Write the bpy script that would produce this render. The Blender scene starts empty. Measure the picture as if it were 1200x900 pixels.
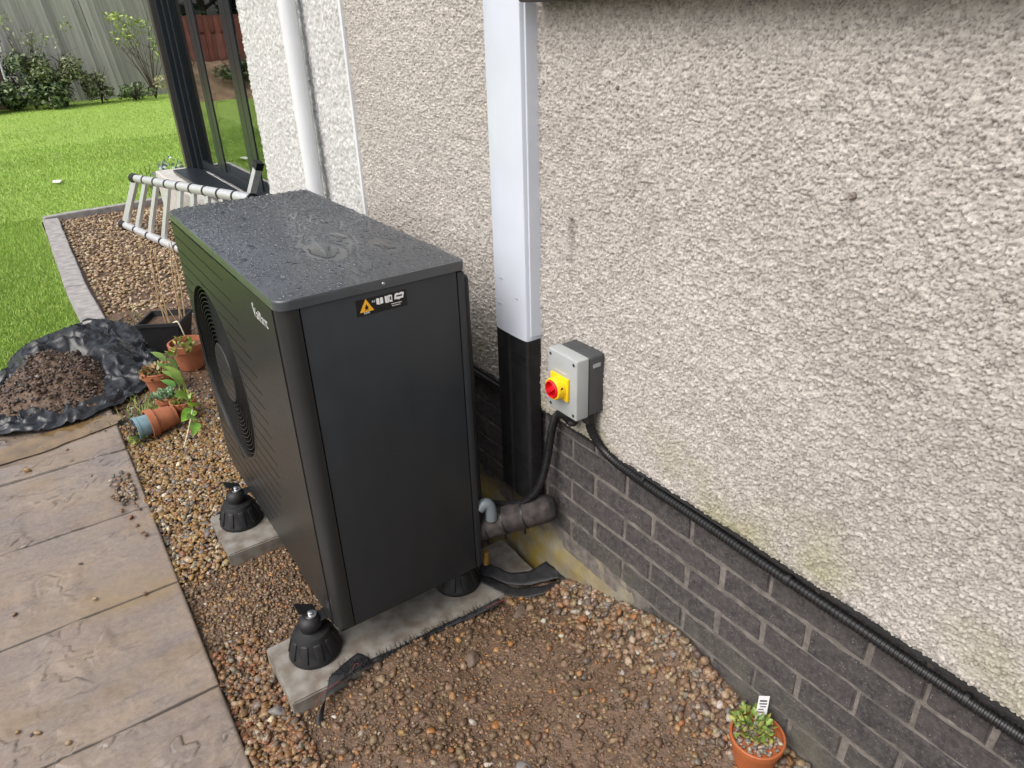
import bpy, bmesh, math, random
import numpy as np
from mathutils import Vector, Matrix, Euler
rnd = random.Random(7); rng = np.random.default_rng(11)
S = bpy.context.scene
COL = S.collection
# ------------------------------------------------------------------ camera
cam_d = bpy.data.cameras.new('camera'); cam = bpy.data.objects.new('camera', cam_d); COL.objects.link(cam)
R = ((0.82323072, -0.56689458, -0.03035969), (0.28106125, 0.3605192, 0.88939895), (0.49325019, 0.74071347, -0.45612258))
cam.matrix_world = Matrix(((R[0][0], R[1][0], -R[2][0], -0.8466), (R[0][1], R[1][1], -R[2][1], -1.474),
                           (R[0][2], R[1][2], -R[2][2], 1.6651), (0, 0, 0, 1)))
cam_d.sensor_fit = 'HORIZONTAL'; cam_d.sensor_width = 36; cam_d.lens = 25.103
cam_d.clip_start = .02; cam_d.clip_end = 1000
S.camera = cam
# ------------------------------------------------------------------ light
SUN_EL, SUN_AZ = math.radians(52), math.radians(262)      # azimuth: clockwise from +y (seen from above)
w = bpy.data.worlds.new('World'); S.world = w; w.use_nodes = True
nt = w.node_tree; bg = nt.nodes['Background']
sky = nt.nodes.new('ShaderNodeTexSky'); sky.sky_type = 'NISHITA'; sky.sun_disc = False
sky.sun_elevation = SUN_EL; sky.sun_rotation = SUN_AZ; sky.air_density = 1.0; sky.dust_density = 6.0; sky.ozone_density = 1.0
hs = nt.nodes.new('ShaderNodeHueSaturation'); hs.inputs['Saturation'].default_value = .44
nt.links.new(sky.outputs[0], hs.inputs['Color']); nt.links.new(hs.outputs[0], bg.inputs['Color'])
bg.inputs['Strength'].default_value = 0.15
sun_d = bpy.data.lights.new('sun', 'SUN'); sun_d.energy = 0.5; sun_d.angle = math.radians(60); sun_d.color = (1, .98, .955)
sun = bpy.data.objects.new('sun', sun_d); COL.objects.link(sun)
sd = Vector((math.sin(SUN_AZ)*math.cos(SUN_EL), math.cos(SUN_AZ)*math.cos(SUN_EL), math.sin(SUN_EL)))
sun.rotation_euler = sd.to_track_quat('Z', 'Y').to_euler(); sun.location = (-4, -4, 8)
S.view_settings.view_transform = 'Standard'; S.view_settings.look = 'None'; S.view_settings.gamma = 1
S.view_settings.use_curve_mapping = False
S.view_settings.exposure = 0.63
W = 0.2446          # x of the brick face
RX = W - .016       # x of the render's base plane
# ------------------------------------------------------------------ noise
def _h(ix, iy, s):
    n = (ix.astype(np.int64)*374761393 + iy.astype(np.int64)*668265263 + s*1442695041) & 0x7fffffff
    n = ((n ^ (n >> 13))*1274126177) & 0x7fffffff
    n = ((n ^ (n >> 16))*69069 + 12345) & 0x7fffffff
    return ((n >> 7) & 0xffff)/65535.0
def vn(x, y, s=0):
    x = np.asarray(x, float); y = np.asarray(y, float)
    ix = np.floor(x); iy = np.floor(y); fx = x-ix; fy = y-iy
    fx = fx*fx*(3-2*fx); fy = fy*fy*(3-2*fy)
    a = _h(ix, iy, s); b = _h(ix+1, iy, s); c = _h(ix, iy+1, s); d = _h(ix+1, iy+1, s)
    return (a*(1-fx)+b*fx)*(1-fy)+(c*(1-fx)+d*fx)*fy
def fbm(x, y, s=0, o=4, g=.5):
    t = 0; a = 1; n = 0
    for k in range(o):
        t = t+a*vn(x*2**k+k*17.3, y*2**k-k*9.1, s+k); n += a; a *= g
    return t/n
def sst(a, b, x): t = np.clip((x-a)/(b-a), 0, 1); return t*t*(3-2*t)
# ------------------------------------------------------------------ materials
MATS = {}
def mat(name, col, rough=.6, var=.15, scale=30, bump=0, bscale=200, metal=0, col2=None, spec=.5, coat=0, attr=None, rvar=0, objvar=0, detail=8, bdist=.002, trans=0, ior=1.45, stretch=0):
    if name in MATS: return MATS[name]
    m = bpy.data.materials.new(name); MATS[name] = m; m.use_nodes = True
    t = m.node_tree; N = t.nodes; L = t.links; p = N['Principled BSDF']
    p.inputs['Roughness'].default_value = rough; p.inputs['Metallic'].default_value = metal
    p.inputs['Specular IOR Level'].default_value = spec; p.inputs['Coat Weight'].default_value = coat; p.inputs['Coat Roughness'].default_value = .15
    p.inputs['Transmission Weight'].default_value = trans; p.inputs['IOR'].default_value = ior
    tc = N.new('ShaderNodeTexCoord'); no = N.new('ShaderNodeTexNoise'); no.inputs['Scale'].default_value = scale; no.inputs['Detail'].default_value = detail
    if stretch:
        sm_ = N.new('ShaderNodeMapping'); sm_.inputs['Scale'].default_value = (1, 1, stretch); L.new(tc.outputs['Object'], sm_.inputs['Vector']); L.new(sm_.outputs[0], no.inputs['Vector'])
    else: L.new(tc.outputs['Object'], no.inputs['Vector'])
    mx = N.new('ShaderNodeMix'); mx.data_type = 'RGBA'
    c = np.array(col[:3]); 
    a = c*(1-var); b = np.minimum(c*(1+var), 1)
    if col2 is not None: a = c; b = np.array(col2)
    mx.inputs[6].default_value = (*a, 1); mx.inputs[7].default_value = (*b, 1)
    rp = N.new('ShaderNodeMapRange'); rp.inputs[1].default_value = .35; rp.inputs[2].default_value = .65
    L.new(no.outputs['Fac'], rp.inputs[0]); L.new(rp.outputs[0], mx.inputs[0])
    out = mx.outputs[2]
    if attr:
        at = N.new('ShaderNodeAttribute'); at.attribute_name = attr
        mm = N.new('ShaderNodeMix'); mm.data_type = 'RGBA'; mm.blend_type = 'MULTIPLY'; mm.inputs[0].default_value = 1
        L.new(out, mm.inputs[6]); L.new(at.outputs['Color'], mm.inputs[7]); out = mm.outputs[2]
    if objvar:
        oi = N.new('ShaderNodeObjectInfo'); hv = N.new('ShaderNodeHueSaturation')
        r2 = N.new('ShaderNodeMapRange'); r2.inputs[3].default_value = 1-objvar; r2.inputs[4].default_value = 1+objvar
        L.new(oi.outputs['Random'], r2.inputs[0]); L.new(r2.outputs[0], hv.inputs['Value']); L.new(out, hv.inputs['Color']); out = hv.outputs[0]
    L.new(out, p.inputs['Base Color'])
    if rvar:
        r3 = N.new('ShaderNodeMapRange'); r3.inputs[1].default_value = .35; r3.inputs[2].default_value = .65
        r3.inputs[3].default_value = max(rough-rvar, .03); r3.inputs[4].default_value = min(rough+rvar, 1)
        n3 = N.new('ShaderNodeTexNoise'); n3.inputs['Scale'].default_value = scale*.6; L.new(tc.outputs['Object'], n3.inputs['Vector'])
        L.new(n3.outputs['Fac'], r3.inputs[0]); L.new(r3.outputs[0], p.inputs['Roughness'])
    if bump:
        n2 = N.new('ShaderNodeTexNoise'); n2.inputs['Scale'].default_value = bscale; n2.inputs['Detail'].default_value = 6
        L.new(tc.outputs['Object'], n2.inputs['Vector'])
        bp = N.new('ShaderNodeBump'); bp.inputs['Strength'].default_value = bump; bp.inputs['Distance'].default_value = bdist
        L.new(n2.outputs['Fac'], bp.inputs['Height']); L.new(bp.outputs[0], p.inputs['Normal'])
    return m
# ------------------------------------------------------------------ objects
def tag(o, label=None, cat=None, group=None, kind=None):
    for k, v in (('label', label), ('category', cat), ('group', group), ('kind', kind)):
        if v: o[k] = v
    return o
def empty(name, loc, label=None, cat=None, group=None, kind=None):
    o = bpy.data.objects.new(name, None); COL.objects.link(o); o.location = loc; o.empty_display_size = .05
    return tag(o, label, cat, group, kind)
def wloc(o):
    v = Vector(o.location)
    while o.parent: o = o.parent; v += Vector(o.location)
    return v
def link(name, me, m, parent=None, loc=(0, 0, 0)):
    o = bpy.data.objects.new(name, me); COL.objects.link(o); o.location = loc
    if m is not None and len(me.materials) == 0: me.materials.append(m)
    if parent is not None: o.parent = parent
    return o
def mk(name, V, F, m, parent=None, smooth=False, attrs=None, loc=None):
    """mesh in world coordinates; the object's origin sits at its parent's origin (or at loc)"""
    V = np.asarray(V, float)
    if parent is not None: off = np.array(wloc(parent))
    elif loc is not None: off = np.array(loc, float)
    else:
        off = np.array([(V[:, 0].min()+V[:, 0].max())/2, (V[:, 1].min()+V[:, 1].max())/2, V[:, 2].min()])
    me = bpy.data.meshes.new(name); V = V-off
    if isinstance(F, np.ndarray):
        k = F.shape[1]; me.vertices.add(len(V)); me.vertices.foreach_set('co', V.ravel())
        me.loops.add(F.size); me.loops.foreach_set('vertex_index', F.ravel().astype(np.int32))
        me.polygons.add(len(F)); me.polygons.foreach_set('loop_start', np.arange(0, F.size, k, dtype=np.int32))
        me.polygons.foreach_set('loop_total', np.full(len(F), k, np.int32)); me.update(calc_edges=True)
    else:
        me.from_pydata(V.tolist(), [], F); me.update()
    if smooth: me.polygons.foreach_set('use_smooth', np.ones(len(me.polygons), bool))
    for an, arr in (attrs or {}).items():
        arr = np.asarray(arr, float)
        if arr.ndim == 1: arr = np.repeat(arr[:, None], 3, 1)
        a = me.color_attributes.new(an, 'FLOAT_COLOR', 'POINT')
        a.data.foreach_set('color', np.concatenate([arr, np.ones((len(arr), 1))], 1).ravel().astype(np.float32))
    return link(name, me, m, parent, (0, 0, 0) if parent is not None else off)
def mkb(name, bm, m, parent=None, smooth=False, loc=None, auto=True):
    me = bpy.data.meshes.new(name); bmesh.ops.recalc_face_normals(bm, faces=bm.faces)
    V = np.array([v.co[:] for v in bm.verts])
    if parent is not None: off = wloc(parent)
    elif loc is not None: off = Vector(loc)
    else: off = Vector(((V[:, 0].min()+V[:, 0].max())/2, (V[:, 1].min()+V[:, 1].max())/2, V[:, 2].min()))
    bmesh.ops.translate(bm, verts=bm.verts, vec=-off)
    if smooth:
        for f in bm.faces: f.smooth = True
        if auto:
            for e in bm.edges:
                if len(e.link_faces) == 2 and e.calc_face_angle(0) > .6: e.smooth = False
    bm.to_mesh(me); bm.free()
    return link(name, me, m, parent, (0, 0, 0) if parent is not None else off)
def box(x0, x1, y0, y1, z0, z1, bev=0, seg=2, bm=None):
    b = bmesh.new(); 
    bmesh.ops.create_cube(b, size=1, matrix=Matrix.Translation(((x0+x1)/2, (y0+y1)/2, (z0+z1)/2)) @ Matrix.Diagonal((abs(x1-x0), abs(y1-y0), abs(z1-z0), 1)))
    if bev: bmesh.ops.bevel(b, geom=b.edges[:], offset=bev, segments=seg, affect='EDGES', profile=.5)
    if bm is None: return b
    me = bpy.data.meshes.new('t'); b.to_mesh(me); b.free(); bm.from_mesh(me); bpy.data.meshes.remove(me); return bm
def frame_of(d):
    d = Vector(d).normalized(); u = Vector((0, 0, 1)) if abs(d.z) < .95 else Vector((1, 0, 0))
    a = d.cross(u).normalized(); return a, a.cross(d).normalized()
def tube(path, rad, n=12, caps=True):
    """numpy tube along path with a radius per point -> V, F (list)"""
    P = [Vector(p) for p in path]; rads = rad if hasattr(rad, '__len__') else [rad]*len(P)
    V = []; F = []; a = None
    for i, p in enumerate(P):
        d = (P[min(i+1, len(P)-1)]-P[max(i-1, 0)]).normalized()
        if a is None: a, b = frame_of(d)
        else:
            a = (a-d*a.dot(d)).normalized()
        b = d.cross(a)
        for k in range(n):
            t = 2*math.pi*k/n; V.append(p+(a*math.cos(t)+b*math.sin(t))*rads[i])
    for i in range(len(P)-1):
        for k in range(n): F.append((i*n+k, i*n+(k+1) % n, (i+1)*n+(k+1) % n, (i+1)*n+k))
    if caps: F.append(tuple(range(n-1, -1, -1))); F.append(tuple((len(P)-1)*n+k for k in range(n)))
    return [v[:] for v in V], F
def merge(parts):
    V = []; F = []
    for v, f in parts:
        o = len(V); V += list(v); F += [tuple(i+o for i in q) for q in f]
    return V, F
def bez(pts, n=8):
    """Catmull-Rom through pts"""
    P = [Vector(p) for p in pts]; P = [P[0]*2-P[1]]+P+[P[-1]*2-P[-2]]; out = []
    for i in range(1, len(P)-2):
        for k in range(n):
            t = k/n; a, b, c, d = P[i-1:i+3]
            out.append(.5*((2*b)+(c-a)*t+(2*a-5*b+4*c-d)*t*t+(3*b-a-3*c+d)*t**3))
    out.append(P[-2]); return out
def lathe(prof, c, axis=(0, 0, 1), n=24):
    """prof: list of (radius, height along axis)"""
    ax = Vector(axis).normalized(); a, b = frame_of(ax); c = Vector(c); V = []; F = []
    for r, h in prof:
        for k in range(n):
            t = 2*math.pi*k/n; V.append((c+ax*h+(a*math.cos(t)+b*math.sin(t))*max(r, 1e-5))[:])
    for i in range(len(prof)-1):
        for k in range(n): F.append((i*n+k, i*n+(k+1) % n, (i+1)*n+(k+1) % n, (i+1)*n+k))
    return V, F
def mkl(name, VF, m, parent=None, smooth=True, loc=None, sharp=.6):
    bm = bmesh.new(); vs = [bm.verts.new(v) for v in VF[0]]
    for f in VF[1]:
        try: bm.faces.new([vs[i] for i in f])
        except ValueError: pass
    bmesh.ops.remove_doubles(bm, verts=bm.verts, dist=1e-5)
    return mkb(name, bm, m, parent, smooth, loc)
def prism(poly, axis, d0, d1):
    """extrude 2-D polygon: axis 'x' -> poly in (y,z); 'z' -> (x,y); 'y' -> (x,z)"""
    def p3(p, d): return {'x': (d, p[0], p[1]), 'y': (p[0], d, p[1]), 'z': (p[0], p[1], d)}[axis]
    n = len(poly); V = [p3(p, d0) for p in poly]+[p3(p, d1) for p in poly]
    F = [tuple(range(n-1, -1, -1)), tuple(range(n, 2*n))]+[(i, (i+1) % n, n+(i+1) % n, n+i) for i in range(n)]
    return V, F
def grid(nx, ny):
    i = np.arange(nx-1)[:, None]*ny+np.arange(ny-1)[None]
    return np.stack([i, i+ny, i+ny+1, i+1], -1).reshape(-1, 4)
def ico(sub):
    if sub == 1.5:
        V = [(1, 0, 0), (-1, 0, 0), (0, 1, 0), (0, -1, 0), (0, 0, 1), (0, 0, -1)]; F = []; E = {}
        V = [np.array(v, float) for v in V]
        def mid(a, b):
            k = (min(a, b), max(a, b))
            if k not in E: q = V[a]+V[b]; V.append(q/np.linalg.norm(q)); E[k] = len(V)-1
            return E[k]
        for a, b, c in ((0, 2, 4), (2, 1, 4), (1, 3, 4), (3, 0, 4), (2, 0, 5), (1, 2, 5), (3, 1, 5), (0, 3, 5)):
            x, y, z = mid(a, b), mid(b, c), mid(c, a); F += [(a, x, z), (x, b, y), (z, y, c), (x, y, z)]
        return np.array(V), np.array(F)
    b = bmesh.new(); bmesh.ops.create_icosphere(b, subdivisions=sub, radius=1); b.verts.ensure_lookup_table()
    V = np.array([v.co[:] for v in b.verts]); F = np.array([[v.index for v in f.verts] for f in b.faces]); b.free(); return V, F
def rotmats(n, tilt=1.0):
    a = rng.uniform(0, 2*math.pi, n); b = rng.normal(0, .35, n)*tilt; c = rng.normal(0, .35, n)*tilt
    ca, sa, cb, sb, cc, sc = np.cos(a), np.sin(a), np.cos(b), np.sin(b), np.cos(c), np.sin(c)
    Z = np.zeros((n, 3, 3)); Z[:, 0, 0] = ca; Z[:, 0, 1] = -sa; Z[:, 1, 0] = sa; Z[:, 1, 1] = ca; Z[:, 2, 2] = 1
    X = np.zeros((n, 3, 3)); X[:, 0, 0] = 1; X[:, 1, 1] = cb; X[:, 1, 2] = -sb; X[:, 2, 1] = sb; X[:, 2, 2] = cb
    Y = np.zeros((n, 3, 3)); Y[:, 1, 1] = 1; Y[:, 0, 0] = cc; Y[:, 0, 2] = sc; Y[:, 2, 0] = -sc; Y[:, 2, 2] = cc
    return Z @ X @ Y
def stone_shapes(sub, k, seed=0):
    V, F = ico(sub); out = []; r = np.random.default_rng(seed)
    for i in range(k):
        d = np.zeros(len(V))
        for _ in range(9):
            n = r.normal(size=3); n /= np.linalg.norm(n); c = r.uniform(.35, .85)
            s = V @ n; d = np.maximum(d, np.clip(s-c, 0, 1))            # flattened facets
        q = V*(1-d*.95)[:, None]
        for _ in range(3):
            n = r.normal(size=3)*1.6; q = q*(1+.09*np.sin(V @ n+r.uniform(0, 6)))[:, None]
        out.append(q)
    return out, F
def scatter_stones(name, P, size, colors, m, sub=2, flat=(.5, .8), kind='stuff', parent=None, tilt=1.0, seed=0, aspect=(.7, 1)):
    shapes, F = stone_shapes(sub, 14, seed); n = len(P); nv = len(shapes[0])
    SH = np.stack(shapes)[rng.integers(0, len(shapes), n)]
    sc = np.stack([size, size*rng.uniform(*aspect, n), size*rng.uniform(*flat, n)], 1)
    V = np.einsum('nij,nvj->nvi', rotmats(n, tilt), SH*sc[:, None, :])+P[:, None, :]
    FF = (F[None]+(np.arange(n)*nv)[:, None, None]).reshape(-1, 3)
    o = mk(name, V.reshape(-1, 3), FF, m, parent, True, {'tone': np.repeat(colors, nv, 0)})
    if kind: o['kind'] = kind
    return o
def pick(pal, wts, n, jit=.18):
    pal = np.array(pal); i = rng.choice(len(pal), n, p=np.array(wts)/sum(wts))
    return np.clip(pal[i]*rng.uniform(1-jit, 1+jit, (n, 1))*rng.uniform(.94, 1.06, (n, 3)), 0, 1)
def project(P):
    d = (np.asarray(P)-np.array([-.8466, -1.474, 1.6651])) @ np.array(R).T
    return 600+836.77*d[:, 0]/d[:, 2], 450-836.77*d[:, 1]/d[:, 2], d[:, 2]
def rrect(x0, x1, y0, y1, r, n=8):
    o = []
    for cx, cy, a0 in ((x1-r, y0+r, -90), (x1-r, y1-r, 0), (x0+r, y1-r, 90), (x0+r, y0+r, 180)):
        for k in range(n+1):
            a = math.radians(a0+90*k/n); o.append((cx+r*math.cos(a), cy+r*math.sin(a)))
    return o
# ------------------------------------------------------------------ palette of materials
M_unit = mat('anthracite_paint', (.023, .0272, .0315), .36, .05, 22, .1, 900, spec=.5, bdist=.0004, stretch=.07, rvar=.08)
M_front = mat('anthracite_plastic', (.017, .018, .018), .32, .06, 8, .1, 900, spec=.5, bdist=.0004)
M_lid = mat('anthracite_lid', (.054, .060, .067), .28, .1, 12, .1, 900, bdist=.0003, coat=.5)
M_black = mat('black_plastic', (.012, .012, .013), .42, .25, 40, .1, 300)
M_rubber = mat('black_rubber', (.010, .010, .011), .5, .3, 60, .5, 350, bdist=.001)
M_cond = mat('black_conduit', (.011, .011, .012), .38, .3, 60)
M_foam = mat('black_insulation', (.009, .009, .010), .6, .35, 30, .25, 150)
M_foamdirt = mat('muddy_insulation', (.016, .015, .015), .8, .3, 34, .6, 140, col2=(.062, .050, .045))
M_upvc = mat('white_upvc', (.57, .61, .68), .28, .03, 6)
M_upvc2 = mat('white_downpipe_plastic', (.68, .70, .72), .35, .03, 6)
M_grey = mat('light_grey_plastic', (.36, .38, .38), .45, .03, 20)
M_dgrey = mat('dark_grey_plastic', (.055, .058, .062), .5, .08, 30, .1, 300)
M_yel = mat('yellow_plastic', (.86, .55, .01), .38, .04, 20)
M_red = mat('red_plastic', (.66, .012, .02), .3, .04, 20)
M_steel = mat('zinc_steel', (.55, .56, .57), .3, .08, 60, metal=1)
M_alu = mat('brushed_aluminium', (.66, .67, .67), .4, .06, 40, metal=.6)
M_brass = mat('brass', (.42, .27, .07), .4, .15, 50, metal=.8)
M_wht = mat('white_print', (.78, .78, .78), .5, .02, 20)
M_silver = mat('silver_logo', (.62, .63, .62), .3, .02, 20, metal=.3)
M_org = mat('orange_print', (.85, .42, .02), .5, .02, 20)
M_pipegrey = mat('grey_waste_plastic', (.15, .175, .19), .4, .06, 20)
M_conc = mat('damp_concrete', (.25, .24, .215), .55, .34, 22, .5, 180, rvar=.2, bdist=.0015, col2=(.15, .125, .10))
M_mortar = mat('mortar', (.155, .138, .124), .9, .3, 34, .9, 140, bdist=.004)
M_terra = mat('terracotta', (.33, .115, .055), .75, .16, 18, .15, 200)
M_terra2 = mat('orange_plastic_terracotta', (.36, .105, .035), .5, .08, 18)
M_blue = mat('blue_grey_glaze', (.17, .27, .31), .4, .14, 30)
M_black2 = mat('black_planter_plastic', (.016, .016, .017), .5, .25, 12, .1, 100)
M_poly = mat('wet_black_polythene', (.018, .020, .024), .26, .2, 8, .2, 60, rvar=.1, bdist=.004)
M_redthread = mat('dull_red_thread', (.20, .035, .025), .7)
M_memb = mat('weed_membrane_fabric', (.018, .018, .02), .55, .3, 50, .5, 500)
M_soil = mat('wet_soil', (.105, .064, .039), .5, .35, 60, .9, 130, rvar=.2, bdist=.006)
M_stone = mat('pebble', (.92, .92, .92), .42, .3, 170, .5, 320, attr='tone', rvar=.2)
M_timber = mat('weathered_timber', (.30, .285, .275), .75, .22, 16, .4, 120)
M_fence = mat('grey_fence_board', (.34, .325, .31), .85, .3, 7, objvar=.25, detail=8, stretch=.06)
M_redfence = mat('red_brown_fence_board', (.26, .095, .07), .85, .2, 3, objvar=.25)
M_frame = mat('dark_grey_frame', (.016, .020, .026), .3, .06, 5)
M_cane = mat('dry_cane', (.50, .36, .20), .7, .2, 20)
M_leaf = mat('green_leaf', (.10, .24, .03), .4, .35, 20, attr='tone')
M_grassb = mat('grass_blade', (.30, .46, .09), .55, .15, 20, attr='tone')
M_bark = mat('bark', (.07, .05, .035), .9, .3, 12, .5, 60)
M_int = mat('dark_interior', (.035, .034, .032), .8, .2, 2)
M_footing = None
# ------------------------------------------------------------------ node materials that need more
def node_mat(name):
    m = bpy.data.materials.new(name); m.use_nodes = True; t = m.node_tree
    return m, t.nodes, t.links, t.nodes['Principled BSDF']
def ramp(N, L, src, a, b):
    r = N.new('ShaderNodeMapRange'); r.inputs[1].default_value = a; r.inputs[2].default_value = b; L.new(src, r.inputs[0]); return r.outputs[0]
def mixc(N, L, fac, a, b, mode='MIX'):
    x = N.new('ShaderNodeMix'); x.data_type = 'RGBA'; x.blend_type = mode
    for s, v in ((0, fac), (6, a), (7, b)):
        if isinstance(v, (int, float)): x.inputs[s].default_value = v
        elif isinstance(v, tuple): x.inputs[s].default_value = (*v, 1)
        else: L.new(v, x.inputs[s])
    return x.outputs[2]
def noise(N, L, vec, scale, detail=5, rough=.5):
    n = N.new('ShaderNodeTexNoise'); n.inputs['Scale'].default_value = scale; n.inputs['Detail'].default_value = detail; n.inputs['Roughness'].default_value = rough
    L.new(vec, n.inputs['Vector']); return n.outputs['Fac']
def geo(N): return N.new('ShaderNodeNewGeometry').outputs['Position']
def sep(N, L, v):
    s = N.new('ShaderNodeSeparateXYZ'); L.new(v, s.inputs[0]); return s.outputs
def math_(N, L, op, a, b=None):
    x = N.new('ShaderNodeMath'); x.operation = op
    for i, v in enumerate((a, b)):
        if v is None: continue
        if isinstance(v, (int, float)): x.inputs[i].default_value = v
        else: L.new(v, x.inputs[i])
    return x.outputs[0]
def render_mat(name, base, warm, algae=True):
    m, N, L, p = node_mat(name); g = geo(N)
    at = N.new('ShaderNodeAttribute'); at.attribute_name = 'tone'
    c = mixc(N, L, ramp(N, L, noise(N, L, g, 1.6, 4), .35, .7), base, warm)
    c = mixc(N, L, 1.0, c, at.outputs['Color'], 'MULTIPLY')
    c = mixc(N, L, math_(N, L, 'MULTIPLY', ramp(N, L, noise(N, L, g, 300, 4, .7), .45, .7), .5), c, (.26, .215, .18))
    if algae:
        s = sep(N, L, g)
        lo = N.new('ShaderNodeMapRange'); lo.inputs[1].default_value = .85; lo.inputs[2].default_value = .66; L.new(s[2], lo.inputs[0])
        f = math_(N, L, 'MULTIPLY', lo.outputs[0], ramp(N, L, noise(N, L, g, 5, 4), .42, .68))
        f = math_(N, L, 'MULTIPLY', f, .75)
        c = mixc(N, L, f, c, (.30, .285, .14))
    if algae:
        c = mixc(N, L, math_(N, L, 'MULTIPLY', ramp(N, L, noise(N, L, g, 4, 7, .7), .60, .74), .42), c, (.22, .185, .155))
        dy = math_(N, L, 'ABSOLUTE', math_(N, L, 'ADD', s[1], .147)); wv = N.new('ShaderNodeMapRange'); wv.inputs[1].default_value = .022; wv.inputs[2].default_value = .003; L.new(dy, wv.inputs[0])
        z1 = N.new('ShaderNodeMapRange'); z1.inputs[1].default_value = 1.06; z1.inputs[2].default_value = 1.20; L.new(s[2], z1.inputs[0])
        z2 = N.new('ShaderNodeMapRange'); z2.inputs[1].default_value = 1.245; z2.inputs[2].default_value = 1.235; L.new(s[2], z2.inputs[0])
        f = math_(N, L, 'MULTIPLY', math_(N, L, 'MULTIPLY', wv.outputs[0], z1.outputs[0]), math_(N, L, 'MULTIPLY', z2.outputs[0], .55))
        c = mixc(N, L, f, c, (.16, .14, .125))
    L.new(c, p.inputs['Base Color']); p.inputs['Roughness'].default_value = .85
    b = N.new('ShaderNodeBump'); b.inputs['Strength'].default_value = .8; b.inputs['Distance'].default_value = .003
    L.new(noise(N, L, g, 380, 4, .65), b.inputs['Height']); L.new(b.outputs[0], p.inputs['Normal'])
    return m
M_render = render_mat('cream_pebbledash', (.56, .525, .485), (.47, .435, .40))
M_render2 = render_mat('white_painted_pebbledash', (.66, .665, .66), (.61, .615, .61), False)
def brick_mat():
    m, N, L, p = node_mat('purple_grey_brick'); g = geo(N); oi = N.new('ShaderNodeObjectInfo').outputs['Random']
    c = mixc(N, L, oi, (.034, .032, .035), (.060, .050, .052))
    c = mixc(N, L, ramp(N, L, noise(N, L, g, 38, 6, .65), .38, .68), c, (.082, .072, .070))
    v = N.new('ShaderNodeTexVoronoi'); v.inputs['Scale'].default_value = 130; L.new(g, v.inputs['Vector'])
    sp = N.new('ShaderNodeMapRange'); sp.inputs[1].default_value = .22; sp.inputs[2].default_value = .10; L.new(v.outputs['Distance'], sp.inputs[0])
    c = mixc(N, L, math_(N, L, 'MULTIPLY', sp.outputs[0], ramp(N, L, noise(N, L, g, 40, 2), .46, .58)), c, (.36, .33, .31))
    c = mixc(N, L, math_(N, L, 'MULTIPLY', ramp(N, L, noise(N, L, g, 75, 8, .85), .47, .60), .8), c, (.135, .12, .115))
    c = mixc(N, L, math_(N, L, 'MULTIPLY', ramp(N, L, noise(N, L, g, 52, 8, .85), .545, .62), .85), c, (.020, .018, .019))
    c = mixc(N, L, math_(N, L, 'MULTIPLY', ramp(N, L, noise(N, L, g, 17, 7, .7), .56, .70), .4), c, (.12, .105, .097))
    s = sep(N, L, g)
    lo = N.new('ShaderNodeMapRange'); lo.inputs[1].default_value = .36; lo.inputs[2].default_value = .12; L.new(s[2], lo.inputs[0])
    f = math_(N, L, 'MULTIPLY', lo.outputs[0], ramp(N, L, noise(N, L, g, 9, 5), .33, .62))
    c = mixc(N, L, math_(N, L, 'MULTIPLY', f, .65), c, (.19, .185, .13))
    L.new(c, p.inputs['Base Color']); p.inputs['Roughness'].default_value = .75
    b = N.new('ShaderNodeBump'); b.inputs['Strength'].default_value = 1; b.inputs['Distance'].default_value = .006
    L.new(noise(N, L, g, 80, 10, .85), b.inputs['Height']); L.new(b.outputs[0], p.inputs['Normal']); return m
M_plainwall = mat('plain_beige_render', (.42, .385, .35), .9, .2, 60, .8, 160, bdist=.006)
M_plainwhite = mat('plain_white_render', (.62, .625, .62), .9, .06, 60, .8, 160, bdist=.006)
M_brick = brick_mat()
def footing_mat():
    m, N, L, p = node_mat('lichened_concrete_footing'); g = geo(N); s = sep(N, L, g)
    c = mixc(N, L, ramp(N, L, noise(N, L, g, 20, 6), .35, .65), (.17, .15, .12), (.26, .235, .17))
    mp = N.new('ShaderNodeMapRange'); mp.inputs[1].default_value = -.50; mp.inputs[2].default_value = .05; L.new(s[1], mp.inputs[0])
    lo = N.new('ShaderNodeMapRange'); lo.inputs[1].default_value = .25; lo.inputs[2].default_value = .15; L.new(s[2], lo.inputs[0])
    f = math_(N, L, 'MULTIPLY', mp.outputs[0], ramp(N, L, noise(N, L, g, 14, 4), .38, .62))
    f = math_(N, L, 'MULTIPLY', f, math_(N, L, 'ADD', math_(N, L, 'MULTIPLY', lo.outputs[0], .75), .25))
    c = mixc(N, L, f, c, (.24, .175, .03))
    L.new(c, p.inputs['Base Color']); p.inputs['Roughness'].default_value = .8
    b = N.new('ShaderNodeBump'); b.inputs['Strength'].default_value = .8; b.inputs['Distance'].default_value = .004
    L.new(noise(N, L, g, 70, 7, .7), b.inputs['Height']); L.new(b.outputs[0], p.inputs['Normal']); return m
M_footing = footing_mat()
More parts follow.
